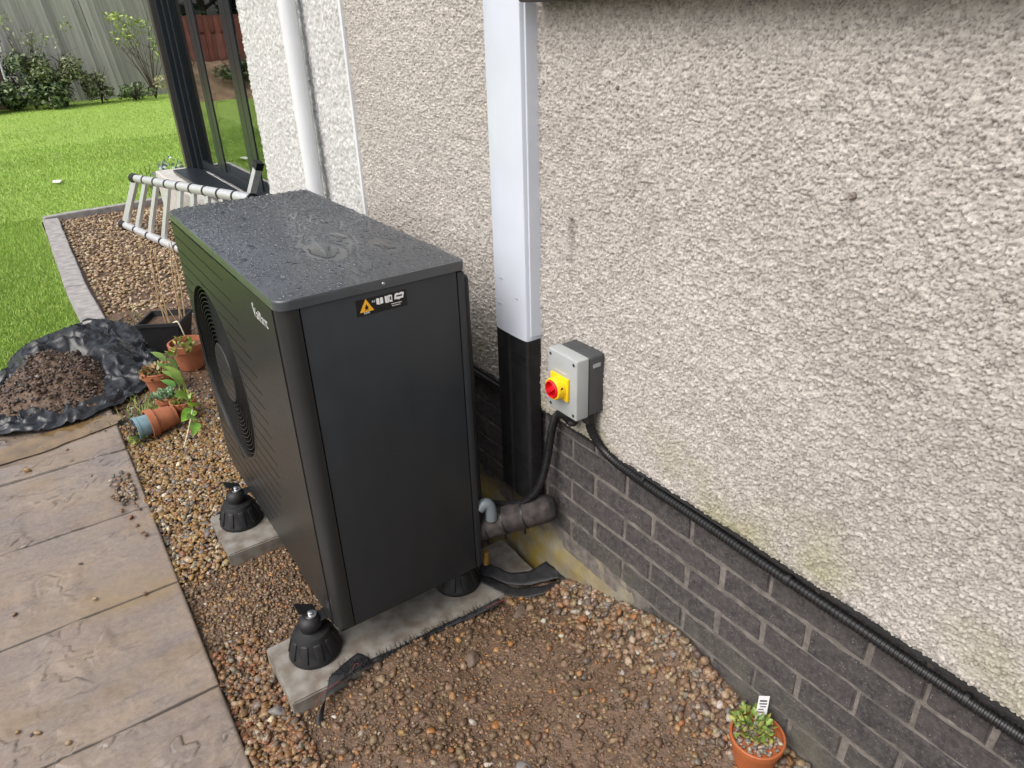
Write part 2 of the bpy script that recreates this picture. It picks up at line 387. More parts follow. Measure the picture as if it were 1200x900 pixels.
def paving_mat():
    m, N, L, p = node_mat('wet_riven_sandstone'); g = geo(N)
    at = N.new('ShaderNodeAttribute'); at.attribute_name = 'crack'
    oi = N.new('ShaderNodeObjectInfo').outputs['Random']
    mp = N.new('ShaderNodeMapping'); mp.inputs['Scale'].default_value = (1.2, 3.2, 1); mp.inputs['Rotation'].default_value = (0, 0, .5); L.new(g, mp.inputs['Vector'])
    c = mixc(N, L, ramp(N, L, noise(N, L, mp.outputs[0], 1.6, 6, .6), .36, .66), (.19, .15, .124), (.27, .203, .142))
    c = mixc(N, L, math_(N, L, 'MULTIPLY', ramp(N, L, noise(N, L, g, 5, 6, .65), .45, .7), .7), c, (.165, .14, .135))
    c = mixc(N, L, math_(N, L, 'MULTIPLY', ramp(N, L, noise(N, L, g, 62, 9, .85), .46, .62), .42), c, (.34, .275, .215))
    c = mixc(N, L, math_(N, L, 'MULTIPLY', ramp(N, L, noise(N, L, g, 38, 9, .88), .55, .64), .5), c, (.11, .088, .075))
    c = mixc(N, L, math_(N, L, 'MULTIPLY', ramp(N, L, noise(N, L, mp.outputs[0], 11, 9, .8), .53, .60), .6), c, (.14, .112, .10))
    c = mixc(N, L, math_(N, L, 'MULTIPLY', ramp(N, L, noise(N, L, mp.outputs[0], 1.1, 4), .54, .68), .65), c, (.27, .19, .10))
    c = mixc(N, L, at.outputs['Fac'], c, (.045, .036, .03))
    L.new(c, p.inputs['Base Color'])
    r = N.new('ShaderNodeMapRange'); r.inputs[1].default_value = .45; r.inputs[2].default_value = .66; r.inputs[3].default_value = .05; r.inputs[4].default_value = .27
    L.new(noise(N, L, mp.outputs[0], 2.2, 5), r.inputs[0]); L.new(r.outputs[0], p.inputs['Roughness'])
    cw = N.new('ShaderNodeMapRange'); cw.inputs[1].default_value = .60; cw.inputs[2].default_value = .48; cw.inputs[4].default_value = .7; L.new(noise(N, L, mp.outputs[0], 2.2, 5), cw.inputs[0]); L.new(cw.outputs[0], p.inputs['Coat Weight']); p.inputs['Coat Roughness'].default_value = .06
    b = N.new('ShaderNodeBump'); b.inputs['Strength'].default_value = .5; b.inputs['Distance'].default_value = .005
    L.new(noise(N, L, g, 55, 10, .85), b.inputs['Height']); L.new(b.outputs[0], p.inputs['Normal']); return m
M_pave = paving_mat()
def lawn_mat():
    m, N, L, p = node_mat('lawn_turf'); g = geo(N)
    c = mixc(N, L, ramp(N, L, noise(N, L, g, 1.3, 4), .35, .65), (.28, .43, .06), (.35, .49, .10))
    c = mixc(N, L, ramp(N, L, noise(N, L, g, 24, 5, .7), .4, .7), c, (.21, .32, .03))
    L.new(c, p.inputs['Base Color']); p.inputs['Roughness'].default_value = .7
    b = N.new('ShaderNodeBump'); b.inputs['Strength'].default_value = 1; b.inputs['Distance'].default_value = .02
    L.new(noise(N, L, g, 60, 8, .75), b.inputs['Height']); L.new(b.outputs[0], p.inputs['Normal']); return m
M_lawn = lawn_mat()
def glass_mat(name, col=(.8, .85, .83), rough=.0, ior=1.5):
    m, N, L, p = node_mat(name)
    p.inputs['Base Color'].default_value = (*col, 1); p.inputs['Transmission Weight'].default_value = 1; p.inputs['Roughness'].default_value = rough; p.inputs['IOR'].default_value = ior
    return m
M_glass = glass_mat('window_glass', ior=1.7); M_water = glass_mat('rain_water', (.95, .97, 1), .02, 1.33)
# ------------------------------------------------------------------ ground, bed, lawn
def bed_h(x, y):
    """height of the gravel bed"""
    x = np.asarray(x, float); y = np.asarray(y, float)
    h = -.026+.02*sst(-.76, -.55, x)
    near = sst(.005, -.055, y)
    h = h+near*(.012+.048*sst(-.60, -.34, x))+sst(-.03, -.26, y)*.055*sst(-.30, .16, x)
    e_ = np.interp(y, [-1.4, -.92, -.74, -.58, -.40, -.23, -.1], [.04, .045, .09, .135, .075, .012, 0.]); h = h+e_*np.exp(-np.maximum(W-.02-x, 0)/.13)
    trench = sst(.10, .17, x)*sst(-.12, .0, y)*(-.03); h = h+trench
    h = h+.022*(fbm(x*4, y*4, 3, 3)-.5)*(1+near)
    h = h+sst(2.9, 3.6, y)*.035
    return h
gm = mk('ground', [(-300, -300, -.1), (300, -300, -.1), (300, 500, -.1), (-300, 500, -.1)], [(0, 1, 2, 3)], mat('dull_ground', (.085, .085, .06), .9, .3, .5), loc=(0, 0, -.1)); tag(gm, kind='structure')
nx, ny = 90, 460
X, Y = np.meshgrid(np.linspace(-.775, W-.005, nx), np.linspace(-2.5, 3.6, ny), indexing='ij')
Z = bed_h(X, Y)+.010*(fbm(X*30, Y*30, 5, 4)-.5)+.006*(fbm(X*90, Y*90, 8, 2)-.5)
so = mk('soil_bed', np.stack([X, Y, Z], -1).reshape(-1, 3), grid(nx, ny), M_soil, smooth=True); tag(so, kind='structure')
so2 = mk('gravel_bed', [(-.7, 3.55, .012), (.9, 3.55, .012), (.9, 7.1, .012), (-.62, 6.9, .012)], [(0, 1, 2, 3)], M_soil); tag(so2, kind='structure')
lawn_polys = [[(-14, 2.93), (-.765, 2.93), (-.745, 7.0), (-14, 7.0)], [(-14, 7.0), (9, 7.0), (9, 26), (-14, 26)]]
LV = []; LF = []
for q in lawn_polys:
    LF.append(tuple(range(len(LV), len(LV)+4))); LV += [(a, b, .0) for a, b in q]
lw = mk('lawn', LV, LF, M_lawn, loc=(0, 5, 0)); tag(lw, kind='structure')
# grass blades
def blades(P, h, wd, cols, lean=.5):
    n = len(P); a = rng.uniform(0, 2*math.pi, n); l = rng.uniform(0, lean, n)*h; b = rng.uniform(0, 2*math.pi, n)
    d = np.stack([np.cos(a), np.sin(a), np.zeros(n)], 1)*wd[:, None]/2
    tip = P+np.stack([np.cos(b)*l, np.sin(b)*l, h], 1); mid = P*.5+tip*.5+np.stack([-np.cos(b)*l*.2, -np.sin(b)*l*.2, h*.08], 1)
    V = np.stack([P-d, P+d, mid+d*.7, mid-d*.7, tip], 1).reshape(-1, 3); o = np.arange(n)[:, None]*5
    F4 = np.concatenate([o+np.array([0, 1, 2]), o+np.array([0, 2, 3]), o+np.array([3, 2, 4])], 0)
    return V, F4, np.repeat(cols, 5, 0)
def lawn_pts(n, y0, y1, x0, x1):
    u = rng.uniform(0, 1, n); y = y0*(y1/y0)**u; x = rng.uniform(x0, x1, n); return np.stack([x, y, np.zeros(n)], 1)
P = np.concatenate([lawn_pts(95000, 2.95, 7.2, -2.0, -.76), lawn_pts(55000, 7.05, 13, -1.6, 2.2), lawn_pts(30000, 13, 23, -1.6, 4.4)])
px, py, pd = project(P); k = (px > -120) & (px < 330) & (py < 620); P = P[k]; n = len(P)
tone = (.85+.3*fbm(P[:, 0]*.8, P[:, 1]*.8, 21, 3))[:, None]*rng.uniform(.82, 1.16, (n, 1))*np.array([1, 1, 1])
tone = tone*np.where(rng.uniform(0, 1, (n, 1)) < .12, np.array([[1.35, 1.05, .9]]), 1)
far = np.clip(P[:, 1]/5, 1, 2.2)
nb = P[:, 1] < 5.2
hb, wb = rng.uniform(.014, .034, n)*far**.3, rng.uniform(.003, .0055, n)*far
V, F, C = blades(P[nb], hb[nb], wb[nb], tone[nb], .9)
V2, F2, C2 = blades(P[~nb], hb[~nb], wb[~nb], tone[~nb], .9)
m2 = len(V2)//5; V2 = V2.reshape(m2, 5, 3)[:, [0, 1, 4]].reshape(-1, 3); C2 = C2.reshape(m2, 5, 3)[:, :3].reshape(-1, 3)
V, F, C = np.concatenate([V, V2]), np.concatenate([F, np.arange(m2*3).reshape(-1, 3)+len(V)]), np.concatenate([C, C2])
g = mk('grass', V, F, M_grassb, attrs={'tone': C}); tag(g, kind='stuff')
# ------------------------------------------------------------------ paving
patio = mk('patio', [(-4.5, -2.5, -.014), (-.785, -2.5, -.014), (-.785, 2.93, -.014), (-4.5, 2.93, -.014)], [(0, 1, 2, 3)], mat('jointing_mortar', (.07, .062, .055), .9, .25, 30, .5, 200)); tag(patio, kind='structure')
yj = [-2.425, -1.9, -1.375, -.85, -.325, .2, .725, 1.25, 1.775, 2.3, 2.93]
for i in range(len(yj)-1):
    x1 = -.77; j = 0
    for wd in (.92, .92, .92, .92):
        x0 = x1-wd; g_ = .0022 if i != 4 else .0042
        a, b, c, d = x0+g_, x1-(0 if j == 0 else g_), yj[i]+g_, yj[i+1]-g_
        st = .0045 if j == 0 and 4 <= i <= 7 else .009 if j == 0 and i > 7 else .035
        nx = int((b-a)/st); ny = int((d-c)/st)
        X, Y = np.meshgrid(np.linspace(a, b, nx), np.linspace(c, d, ny), indexing='ij')
        ca, sa = math.cos(.5), math.sin(.5)
        U = (X*ca+Y*sa); Vv = (-X*sa+Y*ca); s = i*7+j*31
        wx = fbm(X*6, Y*6, s+50, 4)
        n1 = fbm(U*1.9+wx*.55, Vv*(5.0 if i >= 7 else 2.6)+wx*1.0, s, 5, .55)*(8 if i >= 7 else 10)
        t = n1-np.floor(n1); gx, gy = np.gradient(n1, X[1, 0]-X[0, 0], Y[0, 1]-Y[0, 0]); gn = np.hypot(gx, gy)+1.5
        stp = np.floor(n1)+sst(.0, np.minimum(.004*gn, .9), t)
        mask = sst(.46, .58, fbm(X*4.5, Y*4.5, s+77, 3))
        Z = .0042*(stp-n1+.5)*mask+.003*(fbm(X*18, Y*18, s+9, 4)-.5)+.0014*(fbm(X*60, Y*60, s+29, 3)-.5)+.005*(fbm(X*3, Y*3, s+19, 2)-.5)
        Z = Z-Z.mean()
        ed = np.minimum(np.minimum(X-a, b-X), np.minimum(Y-c, d-Y)); Z = Z-.0022*(1-sst(0, .007, ed))
        dist = np.minimum(t, 1-t)/gn
        crack = (1-sst(.0004, .0028, dist))*.8*mask*sst(.36, .5, fbm(X*14, Y*14, s+5, 2))
        crack = np.maximum(crack, (1-sst(.0015, .006, ed))*.75)
        Vt = np.stack([X, Y, Z], -1).reshape(-1, 3); F = grid(nx, ny).tolist()
        rim = [r*ny for r in range(nx)]+[(nx-1)*ny+r for r in range(1, ny)]+[r*ny+ny-1 for r in range(nx-2, -1, -1)]+[r for r in range(ny-2, 0, -1)]
        o_ = len(Vt); Vt = np.concatenate([Vt, Vt[rim]-np.array([0, 0, .04])]); m_ = len(rim)
        F += [(rim[q], o_+q, o_+(q+1) % m_, rim[(q+1) % m_]) for q in range(m_)]
        cr = np.concatenate([crack.ravel(), np.zeros(m_)])
        mk('paving_slab', Vt, F, M_pave, patio, True, {'crack': cr})
        x1 = x0; j += 1
# ------------------------------------------------------------------ gravel
PAL = [(.30, .175, .085), (.22, .14, .09), (.36, .25, .15), (.42, .36, .29), (.15, .12, .105), (.28, .13, .075), (.55, .50, .43), (.24, .22, .205)]
MUD = [(.150, .094, .055), (.19, .122, .070), (.122, .080, .051), (.24, .158, .09), (.32, .18, .07), (.32, .255, .19), (.29, .13, .045), (.46, .41, .35)]
def gravel_pts(n, x0, x1, y0, y1):
    return np.stack([rng.uniform(x0, x1, n), rng.uniform(y0, y1, n)], 1)
def free(p, pad=0.0):
    x, y = p[:, 0], p[:, 1]
    s1 = (x > -.625-pad) & (x < .205+pad) & (y > -.035-pad) & (y < .205+pad)
    s2 = (x > -.60-pad) & (x < .2+pad) & (y > .68-pad) & (y < .96+pad)
    return ~(s1 | s2)
def lay(name, p, size, pal, wts, sub, sink=.1, dz=0, **kw):
    z = bed_h(p[:, 0], p[:, 1])+size*(.35-sink)+dz
    P = np.concatenate([p, z[:, None]], 1)
    return scatter_stones(name, P, size, pick(pal, wts, len(p)), M_stone, sub, **kw)
p = gravel_pts(13000, -.75, W-.02, -2.0, -.03); p = p[free(p)]
mdn = fbm(p[:, 0]*3.2, p[:, 1]*3.2, 71, 3); keep = rng.uniform(0, 1, len(p)) < .78+.9*(mdn-.35); p = p[keep]
sz = np.clip(rng.lognormal(math.log(.0066), .46, len(p)), .003, .019)
lay('muddy_gravel', p, sz, MUD, [7, 6, 6, 3, 1.3, .5, 1.2, .22], 1.5, sink=.2, seed=1)
p = gravel_pts(8500, -.75, W-.02, -1.15, -.03); p = p[free(p)]
lay('soil_crumbs', p, np.clip(rng.lognormal(math.log(.0042), .3, len(p)), .002, .008), MUD, [8, 7, 6, 2.5, .7, .3, .5, .15], 1, sink=.2, seed=2)
# cleaner heap of pebbles along the wall and towards the pot
t = rng.uniform(0, 1, 1050); p = np.stack([W-.012-np.abs(rng.normal(0, .07, 1050)), -.14-t*.95], 1); p = p[p[:, 1] < -.1]
lay('washed_pebbles', p, np.clip(rng.lognormal(math.log(.0098), .3, len(p)), .005, .017), [(.20, .125, .075), (.25, .165, .095), (.30, .205, .13), (.34, .27, .19), (.135, .10, .08), (.25, .12, .05), (.46, .41, .35), (.17, .145, .12)], [6, 6, 4, 2, 5, 2.5, .7, 3], 2, sink=-.1, seed=3)
# gravel beside the unit (clean golden pea shingle, muddy between the slabs)
p = gravel_pts(11800, -.79, -.1, .70, 2.05); sp = (p[:, 0] < -.77) & ((p[:, 1] < 1.28) | (p[:, 1] > 1.52)); p = p[free(p) & ~sp]
mud = (p[:, 1] < .92)
keep = ~(mud & (rng.uniform(0, 1, len(p)) < .2)); p = p[keep]
sz = np.clip(rng.lognormal(math.log(.0098), .3, len(p)), .005, .019)
lay('golden_gravel', p, sz, [(.29, .17, .055), (.22, .13, .06), (.34, .235, .11), (.40, .33, .23), (.12, .10, .085), (.26, .125, .06), (.54, .47, .36), (.19, .175, .16)], [7, 5, 4.5, 1.8, 3, 2.4, .7, 2], 1.5, sink=.0, dz=.006, seed=4)
p = gravel_pts(7000, -.765, -.1, .2, .72); p = p[free(p)]
sz = np.clip(rng.lognormal(math.log(.0068), .36, len(p)), .003, .014)
lay('trodden_gravel', p, sz, MUD, [7, 6, 4, 4, 1.5, .8, 1, .4], 1, sink=.15, seed=5)
p = gravel_pts(3800, -.765, -.62, -1.4, .35); p = p[free(p)]
lay('edge_gravel', p, np.clip(rng.lognormal(math.log(.0088), .3, len(p)), .004, .017), [tuple(c*f for c, f in zip(q, (.78, .70, .58))) for q in PAL], [6, 6, 4, 1.5, 5, 3, .4, 2], 1.5, sink=.0, dz=.004, seed=6)
# spilled shingle on the paving corner
p = np.stack([-.80-np.abs(rng.normal(0, .035, 130)), 1.41+rng.normal(0, .07, 130)], 1)
scatter_stones('spilled_gravel', np.concatenate([p, np.full((130, 1), .008)], 1), rng.uniform(.006, .013, 130), pick([tuple(c*.75 for c in q) for q in PAL], [4, 3, 5, 2, 3, 2, .6, 3], 130), M_stone, 2, seed=7)
# far bed of flat golden stones, and soil-stained stretch by the pots
n = 5200; p = gravel_pts(n, -.6, .55, 3.55, 6.85)
scatter_stones('slate_chippings', np.concatenate([p, rng.uniform(.012, .03, (n, 1))], 1), rng.uniform(.011, .026, n), pick([(.42, .29, .16), (.34, .22, .12), (.50, .38, .24), (.26, .18, .12), (.58, .47, .34)], [5, 4, 4, 3, 2], n), M_stone, 1, flat=(.25, .5), seed=8)
n = 1500; p = gravel_pts(n, -.74, -.1, 2.0, 3.5)
lay('stones_by_pots', p, rng.uniform(.007, .016, n), [tuple(c*.7 for c in q) for q in PAL], [4, 4, 4, 2, 4, 2, .6, 3], 1, sink=.1, seed=9)
# ------------------------------------------------------------------ house
house = empty('house', (W, 0, 0), 'house with beige pebbledash wall on a purple grey brick plinth and dark framed window', 'house')
def dash(name, m, x, ys, z0, z1, dz, cell, hgt, parent, seed, lip=True, gap=.42):
    zs = np.arange(z0, z1+dz/2, dz); Y, Z = np.meshgrid(ys, zs, indexing='ij')
    wy = Y+.0016*(fbm(Y*190, Z*190, seed+40, 2)-.5)*2; wz = Z+.0016*(fbm(Y*170, Z*170, seed+60, 2)-.5)*2
    cy = np.floor(wy/cell); cz = np.floor(wz/cell); d1 = np.full_like(Y, 9.); d2 = np.full_like(Y, 9.); hi = np.zeros_like(Y); tn = np.ones_like(Y)
    for i in (-1, 0, 1):
        for j in (-1, 0, 1):
            a = cy+i; b = cz+j
            jx = (a+.5+(_h(a, b, seed)-.5)*.85)*cell; jz = (b+.5+(_h(a, b, seed+1)-.5)*.85)*cell
            el = .75+.5*_h(a, b, seed+5); wt = .85+.35*_h(a, b, seed+2)
            d = np.sqrt((wy-jx)**2*el+(wz-jz)**2/el)*wt; k = d < d1
            d2 = np.where(k, d1, np.minimum(d2, d)); d1 = np.where(k, d, d1)
            hi = np.where(k, .25+.85*_h(a, b, seed+3), hi); tn = np.where(k, .78+.38*_h(a, b, seed+4), tn)
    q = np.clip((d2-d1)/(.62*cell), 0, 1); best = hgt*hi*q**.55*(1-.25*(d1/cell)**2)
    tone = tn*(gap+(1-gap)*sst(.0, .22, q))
    lump = .008*(fbm(Y*9, Z*9, seed+11, 4)-.5)+.004*(fbm(Y*42, Z*42, seed+15, 2)-.5)+.0016*(fbm(Y*210, Z*210, seed+16, 2)-.5)
    X = x-best*1.15-lump
    X = X+(sst(z0+.012, z0, Z)*.004 if lip else 0)
    V = np.stack([X, Y, Z], -1).reshape(-1, 3)
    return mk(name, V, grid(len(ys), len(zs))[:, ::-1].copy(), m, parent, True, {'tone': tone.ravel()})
ys = [-2.45]
while ys[-1] < 1.085: ys.append(ys[-1]+(.010 if ys[-1] < -1.34 else .0024 if ys[-1] < -.25 else .0029 if ys[-1] < .16 else .0040))
ys[-1] = 1.085
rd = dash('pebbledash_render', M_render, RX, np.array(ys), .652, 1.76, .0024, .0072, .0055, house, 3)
ys = np.arange(1.098, 2.31, .0058)
dash('white_pebbledash_render', M_render2, RX-.006, ys, .4, 1.90, .0054, .0105, .0066, house, 90, False, .7)
mkb('render_backing', box(W-.002, W+.2, -2.6, 2.296, .70, 2.6), M_plainwall, house)
mkb('render_stop_bead', box(RX-.004, W-.001, -2.5, 1.085, .6465, .6515), mat('dark_bead', (.02, .02, .02), .7), house)
mkb('corner_bead', box(RX-.014, W-.002, 1.083, 1.100, .3, 1.98, .002), M_upvc2, house)
mkb('white_return_wall', box(RX+.004, .95, 2.300, 2.316, .25, 2.6), M_plainwhite, house)
# brick plinth : one object a brick
mkb('mortar_wall', box(W+.0004, W+.12, -2.6, 2.29, -.1, .652), M_mortar, house)
def brick_mesh(seed, ln):
    r = np.random.default_rng(seed); b = box(-.0030, .05, -ln/2, ln/2, -.0305, .0305)
    bmesh.ops.subdivide_edges(b, edges=[e for e in b.edges if abs((e.verts[0].co-e.verts[1].co).y) > .01], cuts=6)
    bmesh.ops.bevel(b, geom=[e for e in b.edges if e.calc_face_angle(0) > .5 and max(v.co.x for v in e.verts) < .04], offset=.0028, segments=2, affect='EDGES')
    for v in b.verts:
        v.co.y += r.normal(0, .0014); v.co.z += r.normal(0, .0016)
        if v.co.x < .01: v.co.x += r.normal(0, .0004)
    bmesh.ops.recalc_face_normals(b, faces=b.faces)
    me = bpy.data.meshes.new('brick'); b.to_mesh(me); b.free(); me.materials.append(M_brick); return me
bm_full = [brick_mesh(i, .2145) for i in range(7)]; bm_half = [brick_mesh(20+i, .100) for i in range(2)]
beds = [.6065, .534, .4625, .391, .3195, .248, .1765, .105, .034]
for c in range(len(beds)-1):
    zc = (beds[c]+beds[c+1])/2
    off = -.1354 if c % 2 == 0 else -.2381
    for k in range(-5, 11):
        yc = off-.1125-k*.225
        if yc < -2.45 or yc > 1.2: continue
        if c >= 5 and yc > -.42: continue
        if c == 0 and k == 4:               # the top course has a cut pair near the camera
            for q, me in ((-.054, bm_half[0]), (.056, bm_half[1])):
                link('brick', me, None, house, (0, yc+q, zc))
            continue
        o = link('brick', bm_full[rnd.randrange(7)], None, house, (rnd.uniform(-.0012, .0012), yc+rnd.uniform(-.002, .002), zc))
        o.rotation_euler = (rnd.uniform(-.008, .008), 0, rnd.uniform(-.004, .004))
for k in range(-5, 11):                      # sliver of the course that the render overhangs
    yc = -.2381-.1125-k*.225
    o = link('brick', bm_full[k % 7], None, house, (.0, yc, (.6065+.655)/2)); o.scale = (1, 1, .72)
ny, nz = 160, 16
Y, Z = np.meshgrid(np.linspace(-.53, 1.2, ny), np.linspace(-.06, .2475, nz), indexing='ij')
X = W+.001-.020*sst(.19, .165, Z+.012*fbm(Y*9, Y*0, 2, 3))-.012*(fbm(Y*25, Z*25, 6, 4)-.5)+sst(-.35, -.62, Y)*.012
mk('concrete_footing', np.stack([X, Y, Z], -1).reshape(-1, 3), grid(ny, nz), M_footing, house, True)
# window ledge just above the picture: its underside darkens the top of the wall
lg = mkb('window_ledge', box(.160, W-.002, -1.06, -.035, 1.694, 1.765, .006), mat('dark_painted_timber', (.05, .045, .042), .6, .2, 20), house)
# small holes and blemishes
for (y, z, r) in ((-.147, 1.235, .005), (-.843, 1.401, .006), (-.294, 1.531, .004)):
    mkl('wall_plug', lathe([(0, .004), (r*.6, .005), (r, .002), (r*1.1, -.01)], (RX-.004, y, z), (-1, 0, 0), 10), mat('dark_plug', (.20, .17, .145), .9, .3, 90), house)
tw = bez([(RX-.008, -.62, 1.60), (RX-.014, -.623, 1.57), (RX-.010, -.63, 1.54)], 5)
# garden window, recessed beyond the white wall
GX = .73
mkb('recess_wall_below', box(GX+.02, GX+.3, 2.316, 6.5, -.1, .40), M_plainwhite, house)
wf = mkb('window_frame', box(GX-.006, GX+.06, 2.32, 6.27, .435, .515, .003), M_frame, house)
for (a, b, c, d) in ((GX-.008, GX+.06, 6.215, 6.262), (GX-.045, GX+.02, 6.272, 6.33), (GX-.085, GX-.02, 6.34, 6.40)):
    mkb('frame_jamb', box(a, b, c, d, .43, 2.62, .004), M_frame, wf)
mkb('frame_jamb', box(GX-.125, GX+.1, 6.41, 6.50, .40, 2.64, .004), mat('bronze_grey_frame', (.06, .055, .05), .35, .06, 5), wf)
for (y0, y1) in ((5.36, 5.615), (4.29, 4.565), (3.25, 3.5)):
    mkb('mullion', box(GX-.005, GX+.05, y0, y1, .5155, 2.62, .003), M_frame, wf)
    mkb('window_seal', box(GX-.0062, GX-.0052, y0+.12, y0+.135, .52, 2.60), M_black, wf)
for (y0, y1) in ((5.615, 6.215), (4.565, 5.36), (3.5, 4.29), (2.32, 3.25)):
    pn = mkb('window_pane', box(GX+.002, GX+.007, y0, y1, .515, 2.62), M_glass, house)
    mkb('inner_pane', box(GX+.023, GX+.028, y0, y1, .515, 2.62), M_glass, pn)
mkb('window_head', box(GX-.15, GX+.1, 2.316, 6.5, 2.62, 2.8), M_frame, house)
mkb('window_sill', box(GX-.26, GX-.032, 2.32, 6.41, .400, .432, .005), M_frame, house)
mkb('door_step', box(.36, GX+.015, 4.2, 6.78, -.05, .385, .012), mat('pale_stone_step', (.50, .48, .44), .7, .15, 20, .3, 150), house)
rm = [box(GX+.3, GX+3.5, 2.33, 6.6, .38, .40), box(GX+3.4, GX+3.5, 2.33, 6.6, .4, 2.7), box(GX+.1, GX+3.5, 2.0, 2.3, .4, 2.7), box(GX+.1, GX+3.5, 6.5, 6.6, .4, 2.7), box(GX+.1, GX+3.5, 2.3, 6.6, 2.66, 2.75)]
bm = bmesh.new()
for b in rm:
    me = bpy.data.meshes.new('t'); b.to_mesh(me); b.free(); bm.from_mesh(me); bpy.data.meshes.remove(me)
mkb('room_interior', bm, M_int, house)
# ------------------------------------------------------------------ white trunking
tk = empty('pipe_trunking', (W, .065, .87), 'tall white plastic trunking covering the pipes up the pebbledash wall', 'trunking')
prof = [(W-.012, -.011), (.190, -.011)]+[(.180+.010*(1-math.cos(a)), -.011+.0+.010*(1-math.sin(a))) for a in (1.2, .7, .3, .0)]
poly = [(W-.012, -.012), (.1865, -.012), (.1815, -.010), (.1795, -.005), (.178, .01), (.1765, .04), (.1765, .09), (.178, .125), (.182, .140), (.188, .1435), (W-.012, .1435)]
mkl('trunking_cover', prism(poly, 'z', .876, 2.4), M_upvc, tk)
mkb('trunking_base', box(.1925, W-.010, -.0165, .1475, .886, 2.4, .002), M_upvc, tk)
for k, (y, z) in enumerate(((.02, .99), (.09, 1.03), (.1, .955))):
    mkb('scuff_mark', box(.1752, .1764, y, y+.010+.006*k, z, z+.0022), mat('grey_scuff', (.33, .33, .35), .7), tk)
# insulated pipes below it
def pipe_obj(name, path, r, m, label, cat, group=None, n=20, dome=True):
    p = [Vector(q) for q in path]; e = empty(name, p[0], label, cat, group); return e
pa = empty('insulated_pipe', (.188, .026, .4), 'broad flat black lagging dropping from the right side of the white trunking', 'pipe', 'lagged pipes below the trunking')
def duct(name, x0, x1, y0, y1, z0, z1, par, m=M_foam, r=.012):
    mkl(name, prism(rrect(x0, x1, y0, y1, r, 5), 'z', z0, z1), m, par)
duct('lagging', .1805, .232, -.014, .0765, .335, .8755, pa)
for z in (.80, .47): duct('tape_band', .1797, .2325, -.0148, .0773, z, z+.028, pa, M_black)
pb = empty('insulated_pipe', (.188, .11, .4), 'narrower black lagging half hidden left of its neighbour under the trunking', 'pipe', 'lagged pipes below the trunking')
duct('lagging', .1820, .232, .0785, .1475, .335, .8755, pb)
duct('tape_band', .1812, .2325, .0778, .1483, .46, .485, pb, M_black)
# mud-covered lagged pipe from the unit into the wall
pc = empty('lagged_outlet_pipe', (.03, .045, .267), 'muddy black lagged pipe running level from the back of the heat pump to the wall', 'pipe')
A = Vector((-.02, .085, .258)); B = Vector((.224, -.098, .362)); d = (B-A).normalized()
path = [A+(B-A)*t for t in np.linspace(0, .86, 7)]; rr = [.0435]*7
for t in np.linspace(0, math.pi/2, 6)[1:]:
    path.append(A+(B-A)*.86+d*.035*math.sin(t)); rr.append(max(.0435*(.35+.65*math.cos(t)), .003))
mkl('lagging', tube(path, rr, 24), M_foamdirt, pc)
for t in (.28, .46, .66):
    q = A+(B-A)*t; mkl('cable_tie', tube([q-d*.0025, q+d*.0025], .0452, 24), M_black, pc)
    mkb('tie_tail', box(q.x-.002, q.x+.002, q.y-.003, q.y+.003, q.z-.075, q.z-.043), M_black, pc)
# black gas/cable pipe along the render edge beyond the trunking
tag(mkl('black_cable', tube(bez([(W-.013, .16, .632), (W-.014, .35, .630), (W-.013, .7, .632), (W-.013, 1.08, .632)], 4), .012, 10), M_black), 'black cable tucked under the render edge beyond the white trunking', 'cable')
# ------------------------------------------------------------------ corrugated conduits
def corrugated(path, r, pitch):
    P = [Vector(p) for p in path]; L = [0]
    for a, b in zip(P, P[1:]): L.append(L[-1]+(b-a).length)
    n = int(L[-1]/pitch); out = []; rad = []
    for i in range(n):
        for f, rr in ((0.0, .86), (.22, .86), (.34, 1.0), (.66, 1.0), (.78, .86)):
            s = (i+f)*pitch; k = max(j for j in range(len(L)) if L[j] <= s+1e-9); k = min(k, len(P)-2)
            t = (s-L[k])/max(L[k+1]-L[k], 1e-9); out.append(P[k]+(P[k+1]-P[k])*t); rad.append(r*rr)
    return tube(out, rad, 14)
cdx = W-.0195
c1 = empty('corrugated_conduit', (cdx, -.25, .65), 'long black corrugated conduit running along the wall under the pebbledash edge', 'conduit')
pts = [(.200, -.256, .768), (.200, -.257, .735), (.206, -.262, .700), (.219, -.285, .660), (cdx-.001, -.33, .640), (cdx, -.40, .634), (cdx-.001, -.47, .632), (cdx+.001, -.6, .630), (cdx, -.8, .626), (cdx, -1.0, .624), (cdx-.001, -1.2, .622), (cdx, -1.45, .622), (cdx, -1.9, .62), (cdx, -2.4, .62)]
mkl('conduit_hose', corrugated(bez(pts, 8), .0120, .0085), M_cond, c1)
mkl('gland', lathe([(.0, .012), (.017, .012), (.019, .004), (.019, -.028), (.0, -.028)], (.200, -.256, .762), (0, 0, 1), 8), M_black, c1)
for y in (-.44, -.86, -1.21):
    q = Vector((cdx, y, .6375 if y > -.5 else .6272 if y > -1 else .623)); mkl('conduit_clip', tube([q-Vector((0, .004, 0)), q+Vector((0, .004, 0))], .0132, 14), M_black, c1)
c2 = empty('corrugated_conduit', (.2, -.13, .7), 'black corrugated conduit curling from the switch box down past the pipes to the unit', 'conduit')
pts = [(.200, -.200, .765), (.200, -.199, .73), (.202, -.190, .700), (.207, -.168, .690), (.212, -.135, .693), (.213, -.105, .678), (.211, -.085, .63), (.207, -.076, .57), (.195, -.073, .50), (.175, -.067, .435), (.150, -.045, .385), (.120, .0, .352), (.09, .05, .337), (.05, .11, .335), (.01, .17, .34)]
mkl('conduit_hose', corrugated(bez(pts, 8), .0118, .0075), M_cond, c2)
